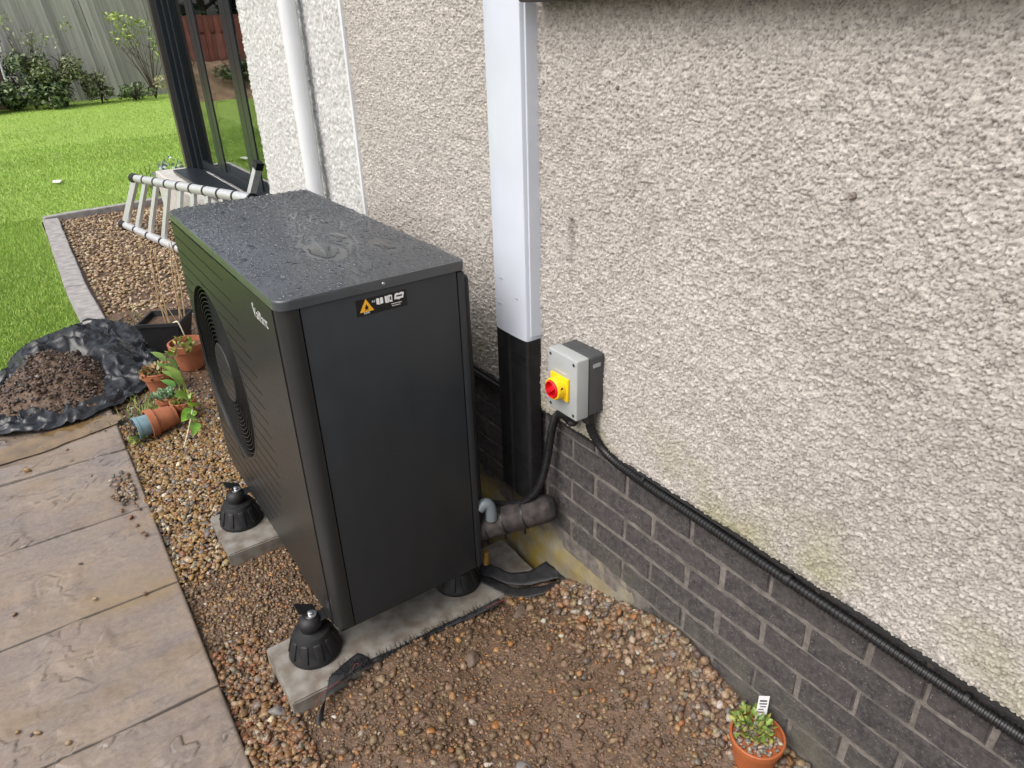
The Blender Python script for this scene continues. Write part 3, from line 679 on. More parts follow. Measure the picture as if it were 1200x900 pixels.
mkl('gland', lathe([(.0, .012), (.0155, .012), (.017, .004), (.017, -.03), (.0, -.03)], (.200, -.200, .762), (0, 0, 1), 8), M_black, c2)
# ------------------------------------------------------------------ rotary isolator
iso = empty('isolator_switch', (.18, -.22, .76), 'grey rotary isolator box with a red knob on a yellow plate on the pebbledash', 'isolator switch')
y0, y1, z0, z1 = -.277, -.163, .762, .926
mkb('back_box', box(.1785, .2300, y0, y1, z0, z1, .006, 3), M_dgrey, iso, True)
cv = mkb('front_cover', box(.1385, .1780, y0-.0008, y1+.0008, z0-.001, z1+.001, .004, 3), M_grey, iso, True)
for (y, z) in ((y0+.011, z0+.012), (y0+.011, z1-.012), (y1-.011, z0+.012), (y1-.011, z1-.012)):
    mkl('cover_screw', lathe([(0, .0006), (.0022, .0006), (.0032, .0012), (.0045, .0002)], (.1382, y, z), (-1, 0, 0), 12), M_black, cv)
mkb('side_label', box(.19, .214, y0-.0012, y0-.0002, .895, .905), mat('grey_label', (.35, .36, .37), .5), iso)
mkb('yellow_plate', box(.1310, .1383, -.2515, -.1815, .807, .870, .002, 2), M_yel, iso, True)
mkl('yellow_collar', lathe([(.0305, 0), (.0295, .012), (.0285, .020), (.0265, .022), (.024, .0215), (.023, .012), (.0, .012)], (.1312, -.2165, .8385), (-1, 0, 0), 36), M_yel, iso)
kn = mkl('red_knob', lathe([(.0232, -.008), (.0232, .013), (.0215, .0155), (.0205, .0155), (.0190, .0030), (.0, .0030)], (.1200, -.2165, .8385), (-1, 0, 0), 36), M_red, iso)
b = box(-.0085, .0085, -.0060, .0060, -.0185, .0185, .002, 2); bmesh.ops.rotate(b, verts=b.verts, cent=(0, 0, 0), matrix=Matrix.Rotation(math.radians(48), 3, 'X')); bmesh.ops.translate(b, verts=b.verts, vec=(.1115, -.2165, .8385))
mkb('knob_handle', b, M_red, kn, True)
mkl('padlock_hole', lathe([(0, .0004), (.0042, .0004), (.0046, -.001)], (.1150+.005, -.2165-.0283, .846), (0, -1, 0), 14), mat('padlock_hole_dark', (.10, .02, .015), .6), iso)
mkb('raised_legend', box(.1381, .1386, -.240, -.193, .878, .8795), mat('pale_yellow_line', (.62, .58, .40), .5), iso)
# ------------------------------------------------------------------ downpipe
dp = empty('downpipe', (.165, 1.47, -.02), 'round white downpipe standing against the white pebbledash behind the heat pump', 'downpipe')
mkl('pipe_tube', tube([(.168, 1.47, -.05), (.168, 1.47, 2.6)], .034, 28), M_upvc2, dp)
mkl('socket_joint', tube([(.168, 1.47, .28), (.168, 1.47, .36)], .0385, 28), M_upvc2, dp)
for z in (.95, 1.75 if False else 2.1): mkl('pipe_bracket', tube([(.168, 1.47, z-.012), (.168, 1.47, z+.012)], .037, 28), M_upvc2, dp)
# ------------------------------------------------------------------ heat pump
HB, HT = .175, 1.14
hp = empty('heat_pump', (-.23, .55, HB), 'large anthracite heat pump with a ribbed round fan grille and wet top beside the house', 'heat pump')
FX = -.462; FC = (.785, .668); FR = .288
# front shell: flat face with a round hole, rounded vertical corners wrapping to both ends
def shell():
    bm = bmesh.new(); n = 96; rc = .040
    ya, yb, za, zb = rc, 1.10-rc, HB+.002, 1.1155
    circ = []; per = []
    for k in range(n):
        t = 2*math.pi*k/n; cy, cz = math.cos(t), math.sin(t)
        circ.append(bm.verts.new((FX, FC[0]+FR*cy, FC[1]+FR*cz)))
        s = min((yb-FC[0])/cy if cy > 1e-6 else ((ya-FC[0])/cy if cy < -1e-6 else 9), (zb-FC[1])/cz if cz > 1e-6 else ((za-FC[1])/cz if cz < -1e-6 else 9))
        per.append((FC[0]+s*cy, FC[1]+s*cz))
    for c in ((ya, za), (ya, zb), (yb, za), (yb, zb)):          # snap nearest sample to each corner
        i = min(range(n), key=lambda q: (per[q][0]-c[0])**2+(per[q][1]-c[1])**2); per[i] = c
    pv = [bm.verts.new((FX, a, b)) for a, b in per]
    for k in range(n): bm.faces.new((circ[k], circ[(k+1) % n], pv[(k+1) % n], pv[k]))
    cin = [bm.verts.new((FX+.06, v.co.y, v.co.z)) for v in circ]
    for k in range(n): bm.faces.new((circ[k], cin[k], cin[(k+1) % n], circ[(k+1) % n]))
    for end, y0, sg in ((0, ya, -1), (1, yb, 1)):
        prof = [(FX+rc*(1-math.cos(a)), y0+sg*rc*math.sin(a)) for a in np.linspace(0, math.pi/2, 9)]+[(-.4165, y0+sg*rc)]
        lo = [bm.verts.new((x, y, za)) for x, y in prof]; hi = [bm.verts.new((x, y, zb)) for x, y in prof]
        for i in range(len(prof)-1): bm.faces.new((lo[i], lo[i+1], hi[i+1], hi[i]))
    return bm
bm = shell(); bmesh.ops.remove_doubles(bm, verts=bm.verts, dist=1e-4)
fs = mkb('front_panel', bm, M_front, hp, True)
mkb('side_panel', box(-.4135, -.0175, .0015, .02, HB+.002, 1.1155, .002), M_unit, hp, True)
mkb('side_panel', box(-.4135, -.0175, 1.08, 1.0985, HB+.002, 1.1155, .002), M_unit, hp, True)
mkb('rear_post', box(-.0150, .006, .0015, .03, HB+.002, 1.112, .004), M_unit, hp, True)
mkb('rear_post', box(-.0150, .006, 1.07, 1.0985, HB+.002, 1.112, .004), M_unit, hp, True)
mkb('inner_casing', box(-.38, -.012, .012, 1.088, HB+.004, 1.11), mat('casing_dark', (.012, .012, .013), .6), hp)
mkb('base_tray', box(-.452, .0, .012, 1.088, HB-.012, HB+.004, .003), M_black, hp)
mkb('coil_guard', box(.0055, .033, .022, 1.078, HB+.03, 1.092, .012, 3), M_black, hp, True)
# top lid with rounded corners and edge
lo_ = rrect(-.4658, .0075, -.0012, 1.1015, .034)
lo2 = rrect(-.4658, .0075, -.0012, 1.1015, .012)
lidV, lidF = prism(lo2[:18]+lo_[18:], 'z', 1.1165, HT)
bm = bmesh.new(); vs = [bm.verts.new(v) for v in lidV]
for f in lidF: bm.faces.new([vs[i] for i in f])
bmesh.ops.bevel(bm, geom=[e for e in bm.edges if all(abs(v.co.z-HT) < 1e-5 for v in e.verts)], offset=.0055, segments=3, affect='EDGES', profile=.5)
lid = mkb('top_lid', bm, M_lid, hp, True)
mkl('lid_screw', lathe([(0, .0032), (.0032, .0026), (.0046, .0), (.0046, -.002)], (-.213, -.0014, 1.1285), (0, -1, 0), 14), M_steel, lid)
# horizontal shiplap planks on the front, notched by the fan ring
rows = np.arange(HB+.030, 1.112, .0452)
mkb('front_plate', box(FX-.0026, FX+.001, .039, .30, HB+.004, 1.1125), M_front, fs)
for i in range(len(rows)):
    a = rows[i]+.0022; b = (rows[i+1] if i+1 < len(rows) else 1.1125)-.0022
    y_near = .30+.0; y_far = 1.085
    y_near = .29+.09*((abs((a+b)/2-FC[1])/.45)**2) if False else .30
    RO = FR+.010
    def chord(z):
        d = RO*RO-(z-FC[1])**2; return math.sqrt(d) if d > 0 else 0
    segs = []
    ca, cb = chord(a), chord(b)
    if ca == 0 and cb == 0 and not (a < FC[1] < b): segs = [((y_near, y_near), (y_far, y_far))]
    else:
        segs = [((y_near, y_near), (FC[0]-ca, FC[0]-cb)), ((FC[0]+ca, FC[0]+cb), (y_far, y_far))]
    dz_ = b+.0022-FC[1]; ye = FC[0]-math.sqrt(max(.50**2-dz_**2, .0))
    if i+1 < len(rows) and ye > .302 and not (abs(dz_) < RO and ye > FC[0]-RO): mkb('slat_filler', box(FX-.0026, FX+.001, .30, ye, b, b+.0044), M_front, fs)
    for (s0, s1), (e0, e1) in segs:
        if e0-s0 < .004 and e1-s1 < .004: continue
        e0 = max(e0, s0+.001); e1 = max(e1, s1+.001)
        V, F = prism([(s0, a), (e0, a), (e1, b), (s1, b)], 'x', FX-.0026, FX+.001)
        mkl('front_slat', (V, F), M_front, fs, False)
mkl('fan_ring', lathe([(FR-.001, -.03), (FR-.001, .0), (FR, .0034), (FR+.008, .0038), (FR+.0105, .0030), (FR+.0105, -.001)], (FX, *FC), (-1, 0, 0), 96), M_front, fs)
# fan grille: deep concentric blades, spokes, centre disc
gr = mkl('fan_grille_disc', lathe([(0, -.002), (.097, -.002), (.100, -.005), (.100, -.03), (.0, -.03)], (FX, *FC), (-1, 0, 0), 48), M_front, hp)
for k, z in enumerate(np.arange(-.075, .08, .030)):
    hw = math.sqrt(.094**2-z*z)
    mkb('disc_groove', box(FX+.0012, FX+.0021, FC[0]-hw, FC[0]+hw, FC[1]+z-.0016, FC[1]+z+.0016), M_black, gr)
for r in np.linspace(.113, .277, 13):
    V, F = lathe([(r-.0012, -.004), (r+.0012, -.004), (r+.0030, -.030), (r+.0006, -.030), (r-.0012, -.004)], (FX, *FC), (-1, 0, 0), 72)
    mkl('grille_ring', (V, F), M_front, gr)
for k in range(12):
    a = 2*math.pi*(k+.5)/12; b = box(-.003, .008, .098, FR, -.0022, .0022)
    bmesh.ops.rotate(b, verts=b.verts, cent=(0, 0, 0), matrix=Matrix.Rotation(a, 3, 'X')); bmesh.ops.translate(b, verts=b.verts, vec=(FX+.026, *FC)); mkb('grille_spoke', b, M_front, gr)
mkl('fan_shroud', lathe([(FR+.002, -.058), (.0, -.058)], (FX, *FC), (-1, 0, 0), 48), mat('casing_dark', (.012, .012, .013)), hp)
for k in range(3):
    a0 = 2*math.pi*k/3; V = []; F = []
    for i, r in enumerate(np.linspace(.06, .262, 7)):
        wd = .34+.3*i/6
        for j, t in enumerate(np.linspace(-wd, wd, 6)):
            V.append((FX+.044+.012*t, FC[0]+r*math.cos(a0+t+i*.06), FC[1]+r*math.sin(a0+t+i*.06)))
    for i in range(6):
        for j in range(5): F.append((i*6+j, i*6+j+1, (i+1)*6+j+1, (i+1)*6+j))
    mk('fan_blade', V, F, M_black, hp, True)
# maker's wordmark on the front
def text(name, s, size, m, parent, M4, ext=.0004):
    c = bpy.data.curves.new(name, 'FONT'); c.body = s; c.size = size; c.extrude = ext; c.align_x = 'LEFT'; c.resolution_u = 4
    o = bpy.data.objects.new(name+'_tmp', c); COL.objects.link(o)
    me = bpy.data.meshes.new_from_object(o); bpy.data.objects.remove(o)
    me.transform(M4); me.transform(Matrix.Translation(-wloc(parent))); me.materials.clear(); me.materials.append(m)
    return link(name, me, m, parent)
Mf = Matrix(((0, 0, -1, FX-.0030), (-1, 0, 0, .2035), (0, 1, 0, 1.049), (0, 0, 0, 1)))
text('wordmark', 'Vaillant', .037, M_silver, fs, Mf)
mkl('wordmark_letter', prism([(.203, 1.0765), (.1975, 1.0735), (.1935, 1.078), (.1965, 1.085), (.2005, 1.0825)], 'x', FX-.0036, FX-.0024), M_silver, fs, False)
# warning label on the near end
st = mkb('warning_label', box(-.2855, -.1570, .0004, .0013, 1.0625, 1.1020), mat('label_black', (.008, .008, .009), .4), hp)
def yprism(name, poly, m, d=.0003, parent=None, base=.0004):
    return mkl(name, prism(poly, 'y', base-d, base), m, parent or st, False)
tx, tz = -.2605, 1.081
def tri(s): return [(tx-s, tz-s*.58), (tx+s, tz-s*.58), (tx, tz+s*1.16)]
yprism('triangle_border', tri(.0165), M_wht, .0002); yprism('triangle_edge', tri(.0152), M_black, .0004); yprism('triangle_sign', tri(.0175), M_org, .0006)
fl = [(-.0004, -.0052), (-.004, -.004), (-.0048, -.0005), (-.0022, .0025), (-.0022, .0052), (.0008, .0078), (.0012, .004), (.0034, .0022), (.0044, -.0015), (.0034, -.0042)]
yprism('flame_symbol', [(tx+a, tz+.0005+b) for a, b in fl], M_black, .0008)
yprism('flame_bar', [(tx-.005, tz-.0066), (tx+.005, tz-.0066), (tx+.005, tz-.0055), (tx-.005, tz-.0055)], M_black, .0008)
def Ms(x, z): return Matrix(((1, 0, 0, x), (0, 0, -1, -.0001), (0, 1, 0, z), (0, 0, 0, 1)))
text('refrigerant_text', 'R290', .0072, M_wht, st, Ms(-.2690, 1.0655), .0002)
text('class_text', 'A3', .0075, M_wht, st, Ms(-.2465, 1.0890), .0002)
def book(x, z, s):
    yprism('book_symbol', [(x-s, z-s*.75), (x-.0008, z-s*.95), (x-.0008, z+s*.75), (x-s*.5, z+s*.98), (x-s, z+s*.8)], M_wht, .0004)
    yprism('book_symbol', [(x+.0008, z-s*.95), (x+s, z-s*.75), (x+s, z+s*.8), (x+s*.5, z+s*.98), (x+.0008, z+s*.75)], M_wht, .0004)
book(-.2265, 1.0885, .0085)
yprism('leaflet_symbol', [(-.213, 1.081), (-.2075, 1.0795), (-.2075, 1.0965), (-.213, 1.0975)], M_wht, .0004)
yprism('leaflet_symbol', [(-.2068, 1.0795), (-.203, 1.081), (-.203, 1.098), (-.2068, 1.0965)], M_wht, .0004)
yprism('leaflet_symbol', [(-.2022, 1.081), (-.1945, 1.0795), (-.1945, 1.0965), (-.2022, 1.098)], M_wht, .0004)
yprism('leaflet_mark', [(-.2005, 1.085), (-.197, 1.085), (-.197, 1.0935), (-.2005, 1.0935)], M_black, .0006)
yprism('manual_symbol', [(-.1895, 1.0835), (-.183, 1.0835), (-.178, 1.0810), (-.173, 1.0835), (-.1665, 1.0835), (-.163, 1.0965), (-.170, 1.0985), (-.176, 1.0965), (-.182, 1.0985), (-.187, 1.0965)], M_wht, .0004)
yprism('manual_mark', [(-.184, 1.0890), (-.169, 1.0890), (-.168, 1.0925), (-.183, 1.0925)], M_black, .0006)
for z, x0 in ((1.0735, -.198), (1.0685, -.1965)):
    x = x0
    while x < -.1745:
        wd = rnd.uniform(.0012, .0034); yprism('small_print', [(x, z), (x+wd, z), (x+wd, z+.0019), (x, z+.0019)], M_wht, .0003); x += wd+.0009
# feet
def foot(x, y, lid_on=True):
    f = mkl('rubber_foot', lathe([(0, .0), (.074, .0), (.076, .006), (.074, .014), (.070, .02), (.062, .050), (.053, .078), (.050, .083), (.032, .087), (.030, .088), (.030, .102), (.034, .103), (.034, .112), (.028, .124), (.016, .132), (.0, .133)], (x, y, .0455), (0, 0, 1), 40), M_rubber, hp)
    for k in range(10):
        a = 2*math.pi*(k+.3)/10; b = box(.058, .0755, -.011, .011, .014, .070, .004)
        for v in b.verts: v.co.x -= max(v.co.z-.02, 0)*.33
        bmesh.ops.rotate(b, verts=b.verts, cent=(0, 0, 0), matrix=Matrix.Rotation(a, 3, 'Z')); bmesh.ops.translate(b, verts=b.verts, vec=(x, y, .0455)); mkb('foot_rib', b, M_rubber, f, True)
    return f
for y in (.112, .865):
    f = foot(-.508, y); rail = mkb('mounting_rail', box(-.528, .02, y-.021, y+.021, .1602, .1628, .001), M_black, hp)
    mkl('foot_bolt', lathe([(0, .0115), (.006, .0112), (.008, .010), (.0085, .004), (.0165, .003), (.0170, .0)], (-.502, y, .1785), (0, 0, 1), 6 if False else 18), M_steel, f)
    b = box(-.030, .030, -.024, .024, -.0015, .0015, .001); bmesh.ops.rotate(b, verts=b.verts, cent=(0, 0, 0), matrix=Matrix.Rotation(.5, 3, 'Y')); bmesh.ops.translate(b, verts=b.verts, vec=(-.508, y+.022, .186)); mkb('rail_bracket', b, M_black, f)
    foot(-.028, y)
# brass stub and small grey elbow at the back
mkl('brass_connector', tube([(.028, .018, .205), (.028, .018, .155)], .0095, 16), M_brass, hp)
ce = mkl('condensate_elbow', tube(bez([(.012, .015, .375), (.030, .010, .388), (.043, .005, .376), (.046, .002, .350), (.046, .002, .33)], 5), .0175, 16), M_pipegrey, hp)
# rain on the lid: beads and a few irregular pools
def beads(name, n, rmin, rmax, place, parent, nrm='z'):
    base = [(1, 0), (.92, .42), (.62, .78), (0, .95)]; k = 8; V0 = []
    for r, h in base[:-1]:
        for j in range(k): V0.append((r*math.cos(2*math.pi*j/k), r*math.sin(2*math.pi*j/k), h))
    V0.append((0, 0, base[-1][1])); V0 = np.array(V0); F3 = []
    for i in range(2):
        for j in range(k): a, b = i*k+j, i*k+(j+1) % k; F3 += [(a, b, b+k), (a, b+k, a+k)]
    for j in range(k): F3.append((2*k+j, 2*k+(j+1) % k, 3*k))
    F3 = np.array(F3); P, r = place(n); n = len(P)
    el = rng.uniform(.75, 1.3, n); h = r*rng.uniform(.6, .95, n)
    V = V0[None]*np.stack([r*el, r/el, h], 1)[:, None, :]
    if nrm == 'y': V = np.stack([V[..., 0], -V[..., 2], V[..., 1]], -1)
    if nrm == 'x': V = np.stack([-V[..., 2], -V[..., 0], V[..., 1]], -1)
    V = V+P[:, None, :]
    o = mk(name, V.reshape(-1, 3), (F3[None]+(np.arange(n)*len(V0))[:, None, None]).reshape(-1, 3), M_water, parent, True); o['kind'] = 'stuff'; return o
pools = [(-.235, .30, .07, .034), (-.375, .47, .026, .013), (-.30, .80, .020, .012), (-.34, .70, .018, .010), (-.40, .83, .014, .009), (-.15, .42, .04, .016), (-.12, .60, .02, .010), (-.27, .62, .016, .009), (-.20, .74, .014, .008), (-.425, .36, .016, .010), (-.40, .16, .02, .012), (-.09, .25, .05, .022), (-.22, .93, .016, .01), (-.33, .93, .013, .01)]
def lid_place(n):
    P = np.stack([rng.uniform(-.461, .003, n), rng.uniform(.001, 1.099, n), np.full(n, HT-.0001)], 1)
    r = np.clip(rng.lognormal(math.log(.0036), .36, n), .0014, .0085)
    k = np.ones(n, bool)
    for (x, y, a, b) in pools: k &= ((P[:, 0]-x)/(b*1.35+.003))**2+((P[:, 1]-y)/(a*1.35+.003))**2 > 1
    P, r = P[k], r[k]
    # thin out overlaps
    cell = {}; keep = []
    for i in np.argsort(-r):
        c = (int(P[i, 0]/.0175), int(P[i, 1]/.0175)); ok = True
        for a in (-1, 0, 1):
            for b in (-1, 0, 1):
                for j in cell.get((c[0]+a, c[1]+b), ()):
                    if (P[i, 0]-P[j, 0])**2+(P[i, 1]-P[j, 1])**2 < ((r[i]+r[j])*1.02)**2: ok = False
        if ok: cell.setdefault(c, []).append(i); keep.append(i)
    return P[keep], r[keep]
beads('rain_beads', 8500, 0, 0, lid_place, lid)
for (x, y, a, b) in pools:
    n = 40; sd_ = rnd.randrange(99); V = []; F = []
    for q, (s, h) in enumerate(((1, 0), (.96, .0014), (.86, .0021), (0, .0022))):
        for k in range(n):
            t = 2*math.pi*k/n; rr = .5+1.0*float(fbm(2+1.7*math.cos(t), 2+1.7*math.sin(t), sd_, 3))
            V.append((x+b*rr*s*math.cos(t), y+a*rr*s*math.sin(t), HT-.0001+h))
    for q in range(3):
        for k in range(n): F.append((q*n+k, q*n+(k+1) % n, (q+1)*n+(k+1) % n, (q+1)*n+k))
    mkl('rain_pool', (V, F), M_water, lid)
beads('rain_specks', 900, 0, 0, lambda n: (np.stack([np.full(n, FX-.0027), rng.uniform(.042, .298, n), HB+.05+(1.05-HB)*rng.uniform(0, 1, n)], 1), rng.uniform(.0005, .0011, n)), fs, 'x')
beads('rain_specks', 90, 0, 0, lambda n: (np.stack([rng.uniform(-.40, -.02, n), np.full(n, .0016), rng.uniform(.2, 1.05, n)], 1), rng.uniform(.0006, .0012, n)), hp, 'y')
# ------------------------------------------------------------------ concrete slabs under the feet
def slab(name, x0, x1, y0, y1, z0, z1, label, seed):
    b = box(x0, x1, y0, y1, z0, z1); bmesh.ops.subdivide_edges(b, edges=b.edges[:], cuts=9, use_grid_fill=True)
    bmesh.ops.bevel(b, geom=[e for e in b.edges if e.calc_face_angle(0) > .5], offset=.004, segments=2, affect='EDGES')
    for v in b.verts:
        q = v.co; n = float(fbm(q.x*14+q.z*9, q.y*14, seed, 3))-.5; q.x += n*.006; q.y += (float(fbm(q.x*17+5, q.y*11+q.z*30, seed+4, 3))-.5)*.006; q.z += n*.003
    return tag(mkb(name, b, M_conc, None, True), label, 'concrete slab')
slab('concrete_slab', -.628, .205, -.033, .203, -.04, .045, 'long grey concrete slab half buried in gravel under the near end of the heat pump', 3)
slab('concrete_slab', -.602, .19, .690, .955, -.05, .045, 'grey concrete slab set in golden gravel under the far feet of the heat pump', 8)
# ------------------------------------------------------------------ weed membrane by the near slab
mb = empty('weed_membrane', (-.45, -.05, .03), 'torn black weed membrane with frayed edge folded along the near slab by the front foot', 'weed membrane')
def ribbon(name, path, wid, m, parent, up=(0, 0, 1), thick=.0015, smooth=True):
    P = bez(path, 6); V = []; F = []; n = len(P)
    for i, p in enumerate(P):
        t = i/(n-1)*(len(wid)-1); k = min(int(t), len(wid)-2); w2 = Vector(wid[k]).lerp(Vector(wid[k+1]), t-k)
        for s in np.linspace(0, 1, 6):
            q = p+w2*s; q = q+Vector((0, 0, .006*(float(vn(q.x*60, q.y*60, 4))-.5))); V.append(q[:])
    for i in range(n-1):
        for j in range(5): F.append((i*6+j, i*6+j+1, (i+1)*6+j+1, (i+1)*6+j))
    o = mk(name, V, F, m, parent, smooth); md = o.modifiers.new('s', 'SOLIDIFY'); md.thickness = thick; return o
ribbon('membrane_fold', [(-.590, -.088, .012), (-.545, -.068, .050), (-.50, -.050, .058), (-.45, -.040, .060), (-.40, -.032, .056)], [(-.012, -.045, -.03), (.03, .055, .002), (.05, .06, -.002), (.03, .05, .003), (.0, .02, .0)], M_memb, mb)
ribbon('membrane_strip', [(-.41, -.038, .052), (-.30, -.042, .054), (-.18, -.050, .056), (-.08, -.065, .060), (.02, -.078, .070)], [(0, .014, .003), (.0, .012, -.003), (0, .014, .004), (0, .016, .004), (0, .018, .005)], M_memb, mb)
mb2 = empty('weed_membrane', (.12, -.05, .06), 'black membrane flap looping from under the heat pump onto the gravel by the wall', 'weed membrane')
ribbon('membrane_flap', [(.040, .100, .052), (.060, .045, .060), (.080, -.005, .062), (.115, -.045, .064), (.165, -.085, .078), (.215, -.115, .092)], [(.028, .014, .018), (.03, .018, .02), (.034, .022, .008), (.05, .03, .010), (.055, .05, .02), (.012, .02, .01)], M_memb, mb2)
ribbon('membrane_flap', [(.045, .09, .050), (.075, .02, .054), (.10, -.045, .062), (.15, -.10, .085), (.205, -.125, .095), (.225, -.09, .095)], [(-.022, -.02, 0), (-.03, -.02, 0), (-.03, -.03, 0), (-.02, -.035, .004), (.012, -.018, 0), (.01, .0, .0)], M_memb, mb2)
th = []
for i in range(330):
    t = rnd.random(); x = -.47+t*.48; y = -.040-.012*t-.022*max(0, t-.6)*1.6; z = .054+.008*t
    if i < 120: x = rnd.gauss(-.455, .028); y = rnd.gauss(-.030, .014); z = .055
    p = Vector((x, y, z)); l = rnd.uniform(.012, .03); q = p+Vector((rnd.gauss(0, .006), rnd.uniform(.2, .9)*l, rnd.uniform(.2, 1)*l))
    th.append(tube([p, (p+q)/2+Vector((rnd.gauss(0, .002), 0, .002)), q], [.0009, .0008, .0005], 3, False))
mk('frayed_threads', *merge(th), M_memb, mb)['kind'] = 'stuff'
mkl('red_thread', tube(bez([(-.582, -.072, .042), (-.56, -.062, .058), (-.53, -.052, .060), (-.50, -.05, .062)], 6), .0010, 5), M_redthread, mb)
mkl('red_thread', tube(bez([(-.455, -.035, .064), (-.44, -.028, .071), (-.43, -.035, .062)], 6), .0009, 5), M_redthread, mb)
mkl('red_thread', tube(bez([(-.03, -.070, .074), (.0, -.074, .078), (.03, -.078, .080)], 6), .0012, 5), M_redthread, mb)
# ------------------------------------------------------------------ larger stones
def rock(name, c, s, rot, label, m, cat='stone', seed=0, group=None):
    sh, F = stone_shapes(3, 1, seed); V = sh[0]*np.array(s); a = np.array(Euler(rot).to_matrix()); V = V @ a.T
    V = V*(1+.05*(fbm(V[:, 0]*40+seed, V[:, 1]*40+V[:, 2]*33, seed, 3)-.5))[:, None]
    return tag(mk(name, V+np.array(c), F, m, None, True, loc=c), label, cat, group)
M_rk = mat('grey_stone', (.17, .155, .148), .6, .2, 25, .5, 120, rvar=.15); M_rkm = mat('muddy_stone', (.125, .088, .066), .7, .2, 25, .5, 150)
rock('grey_stone', (-.662, .012, .0), (.036, .018, .018), (0, .1, -.75), 'flat grey angular stone beside the front left corner of the near slab', M_rk, seed=31)
rock('muddy_stone', (.052, -.268, .094), (.045, .020, .012), (.1, .05, -.6), 'long flat mud covered stone lying in the middle of the gravel', M_rkm, seed=32)
rock('muddy_stone', (-.160, -.200, .062), (.034, .022, .016), (.1, .05, .3), 'muddy wedge of stone in the gravel in front of the near slab', M_rkm, seed=33)
rock('muddy_stone', (.045, -.150, .082), (.032, .024, .014), (.0, .1, .3), 'broad muddy stone in the gravel just below the membrane loop', M_rkm, seed=34)
rock('muddy_stone', (.155, -.495, .112), (.018, .012, .010), (.0, .1, .2), 'brown muddy stone among the washed pebbles near the wall', M_rkm, seed=35)
rock('grey_stone', (.088, -.66, .098), (.022, .016, .014), (.0, .1, 1.2), 'dark angular stone left of the small potted seedling', M_rk, seed=36)
rock('grey_stone', (-.235, -.55, .055), (.022, .016, .012), (.0, .1, 1.9), 'small grey stone at the bottom edge of the muddy gravel', M_rk, seed=37)
mkl('mud_clod', lathe([(0, .028), (.02, .024), (.045, .008), (.06, -.02)], (.185, -.085, .062), (0, 0, 1), 12), M_soil)
bpy.data.objects['mud_clod'].location.z -= .015
tag(bpy.data.objects['mud_clod'], 'pale clod of mud between the membrane loop and the wall', 'clod')
spots = [(-1.15, 1.827, .017), (-.883, 1.398, .012), (-1.018, .793, .012), (-1.239, .871, .011), (-.877, .718, .010), (-1.148, .236, .010), (-1.21, .321, .011), (-1.258, .356, .010), (-.827, 1.076, .012), (-.842, 1.20, .014), (-.815, 1.05, .011), (-.835, 1.13, .010), (-1.035, 1.02, .008), (-.995, 1.92, .010), (-1.09, 2.02, .010), (-.93, 1.62, .008), (-1.225, .325, .008)]
sh, F = stone_shapes(2, 6, 50)
for i, (x, y, r) in enumerate(spots):
    V = sh[i % 6]*np.array([r, r*.8, r*.7]); c = (x, y, r*.55)
    o = mk('loose_pebble', V+np.array(c), F, M_stone, None, True, {'tone': np.repeat(pick(PAL, [4, 4, 3, 1, 4, 1, 0, 2], 1, .1), len(V), 0)}, loc=c)
    tag(o, 'small wet pebble lying loose on the stone paving', 'pebble', 'loose pebbles on the paving')
# ------------------------------------------------------------------ polythene bag of soil
bag = empty('soil_bag', (-.95, 2.62, .0), 'opened black polythene bag spread on the paving holding a heap of soil', 'bag')
cx, cy = -.955, 2.62
ctl = [(-180, .50, .30, .05), (-150, .50, .30, .05), (-118, .48, .30, .035), (-95, .46, .33, .03), (-68, .45, .31, .03), (-42, .47, .24, .03), (-20, .52, .20, .06), (5, .50, .22, .13), (30, .56, .24, .17), (52, .78, .26, .19), (75, .98, .27, .22), (98, .74, .27, .19), (120, .42, .24, .13), (150, .38, .24, .06), (165, .45, .27, .07), (180, .50, .30, .05)]
ca = [c[0] for c in ctl]
nt_, nr_ = 300, 64
A_ = np.linspace(-180, 180, nt_, endpoint=False)[:, None]; S_ = np.linspace(0, 1, nr_)[None]
ro, ri, hh = (np.interp(A_, ca, [c[k] for c in ctl]) for k in (1, 2, 3)); hh = hh*.38; ri = ri*(1+.25*(fbm(A_*.03, A_*0, 97, 3)-.3)); T_ = np.radians(A_)
ro = ro*(1+.16*(fbm(A_*.045+9, A_*0+3, 7, 4)-.5)); r = ri*.35+(ro-ri*.35)*S_
u = np.maximum((r-ri*.8)/(ro-ri*.8), 0)
x = cx+r*np.cos(T_); y = cy+r*np.sin(T_)
wx_ = fbm(x*5, y*5, 91, 3)-.5; wy_ = fbm(x*5+9, y*5, 93, 3)-.5
def fold(px_, py_, sd): return 1-np.abs(2*vn(px_, py_, sd)-1)
rad = fold(A_*.055+wx_*2.2, u*1.1+wy_*2, 41)**2.2           # long creases running outwards
cro = fold(x*7+wx_*5, y*7+wy_*5, 43)**2.5                    # crossing creases
fin = fold(x*19+wx_*9, y*19-wy_*9, 45)**2
z = .010+hh*sst(0, .22, u)*(1-.88*sst(.34, .95, u))
amp = sst(.02, .22, u)*(1-.45*sst(.85, 1, u))
z = z+amp*(rad*.020+cro*.048+fin*.014+(fbm(x*3, y*3, 47, 2)-.5)*.05)*(.55+.45*np.minimum(hh/.1, 1.6))
x = x+.045*wx_*amp+.02*(rad-.4)*amp; y = y+.045*wy_*amp
o = mk('bag_sheet', np.stack([x, y, np.maximum(z, .004)], -1).reshape(-1, 3), np.concatenate([grid(nt_, nr_), np.stack([np.arange(nr_-1)+(nt_-1)*nr_, np.arange(nr_-1), np.arange(nr_-1)+1, np.arange(nr_-1)+1+(nt_-1)*nr_], -1)]), M_poly, bag, True)
nx = 90; X, Y = np.meshgrid(np.linspace(-.40, .40, nx), np.linspace(-.40, .40, nx), indexing='ij')
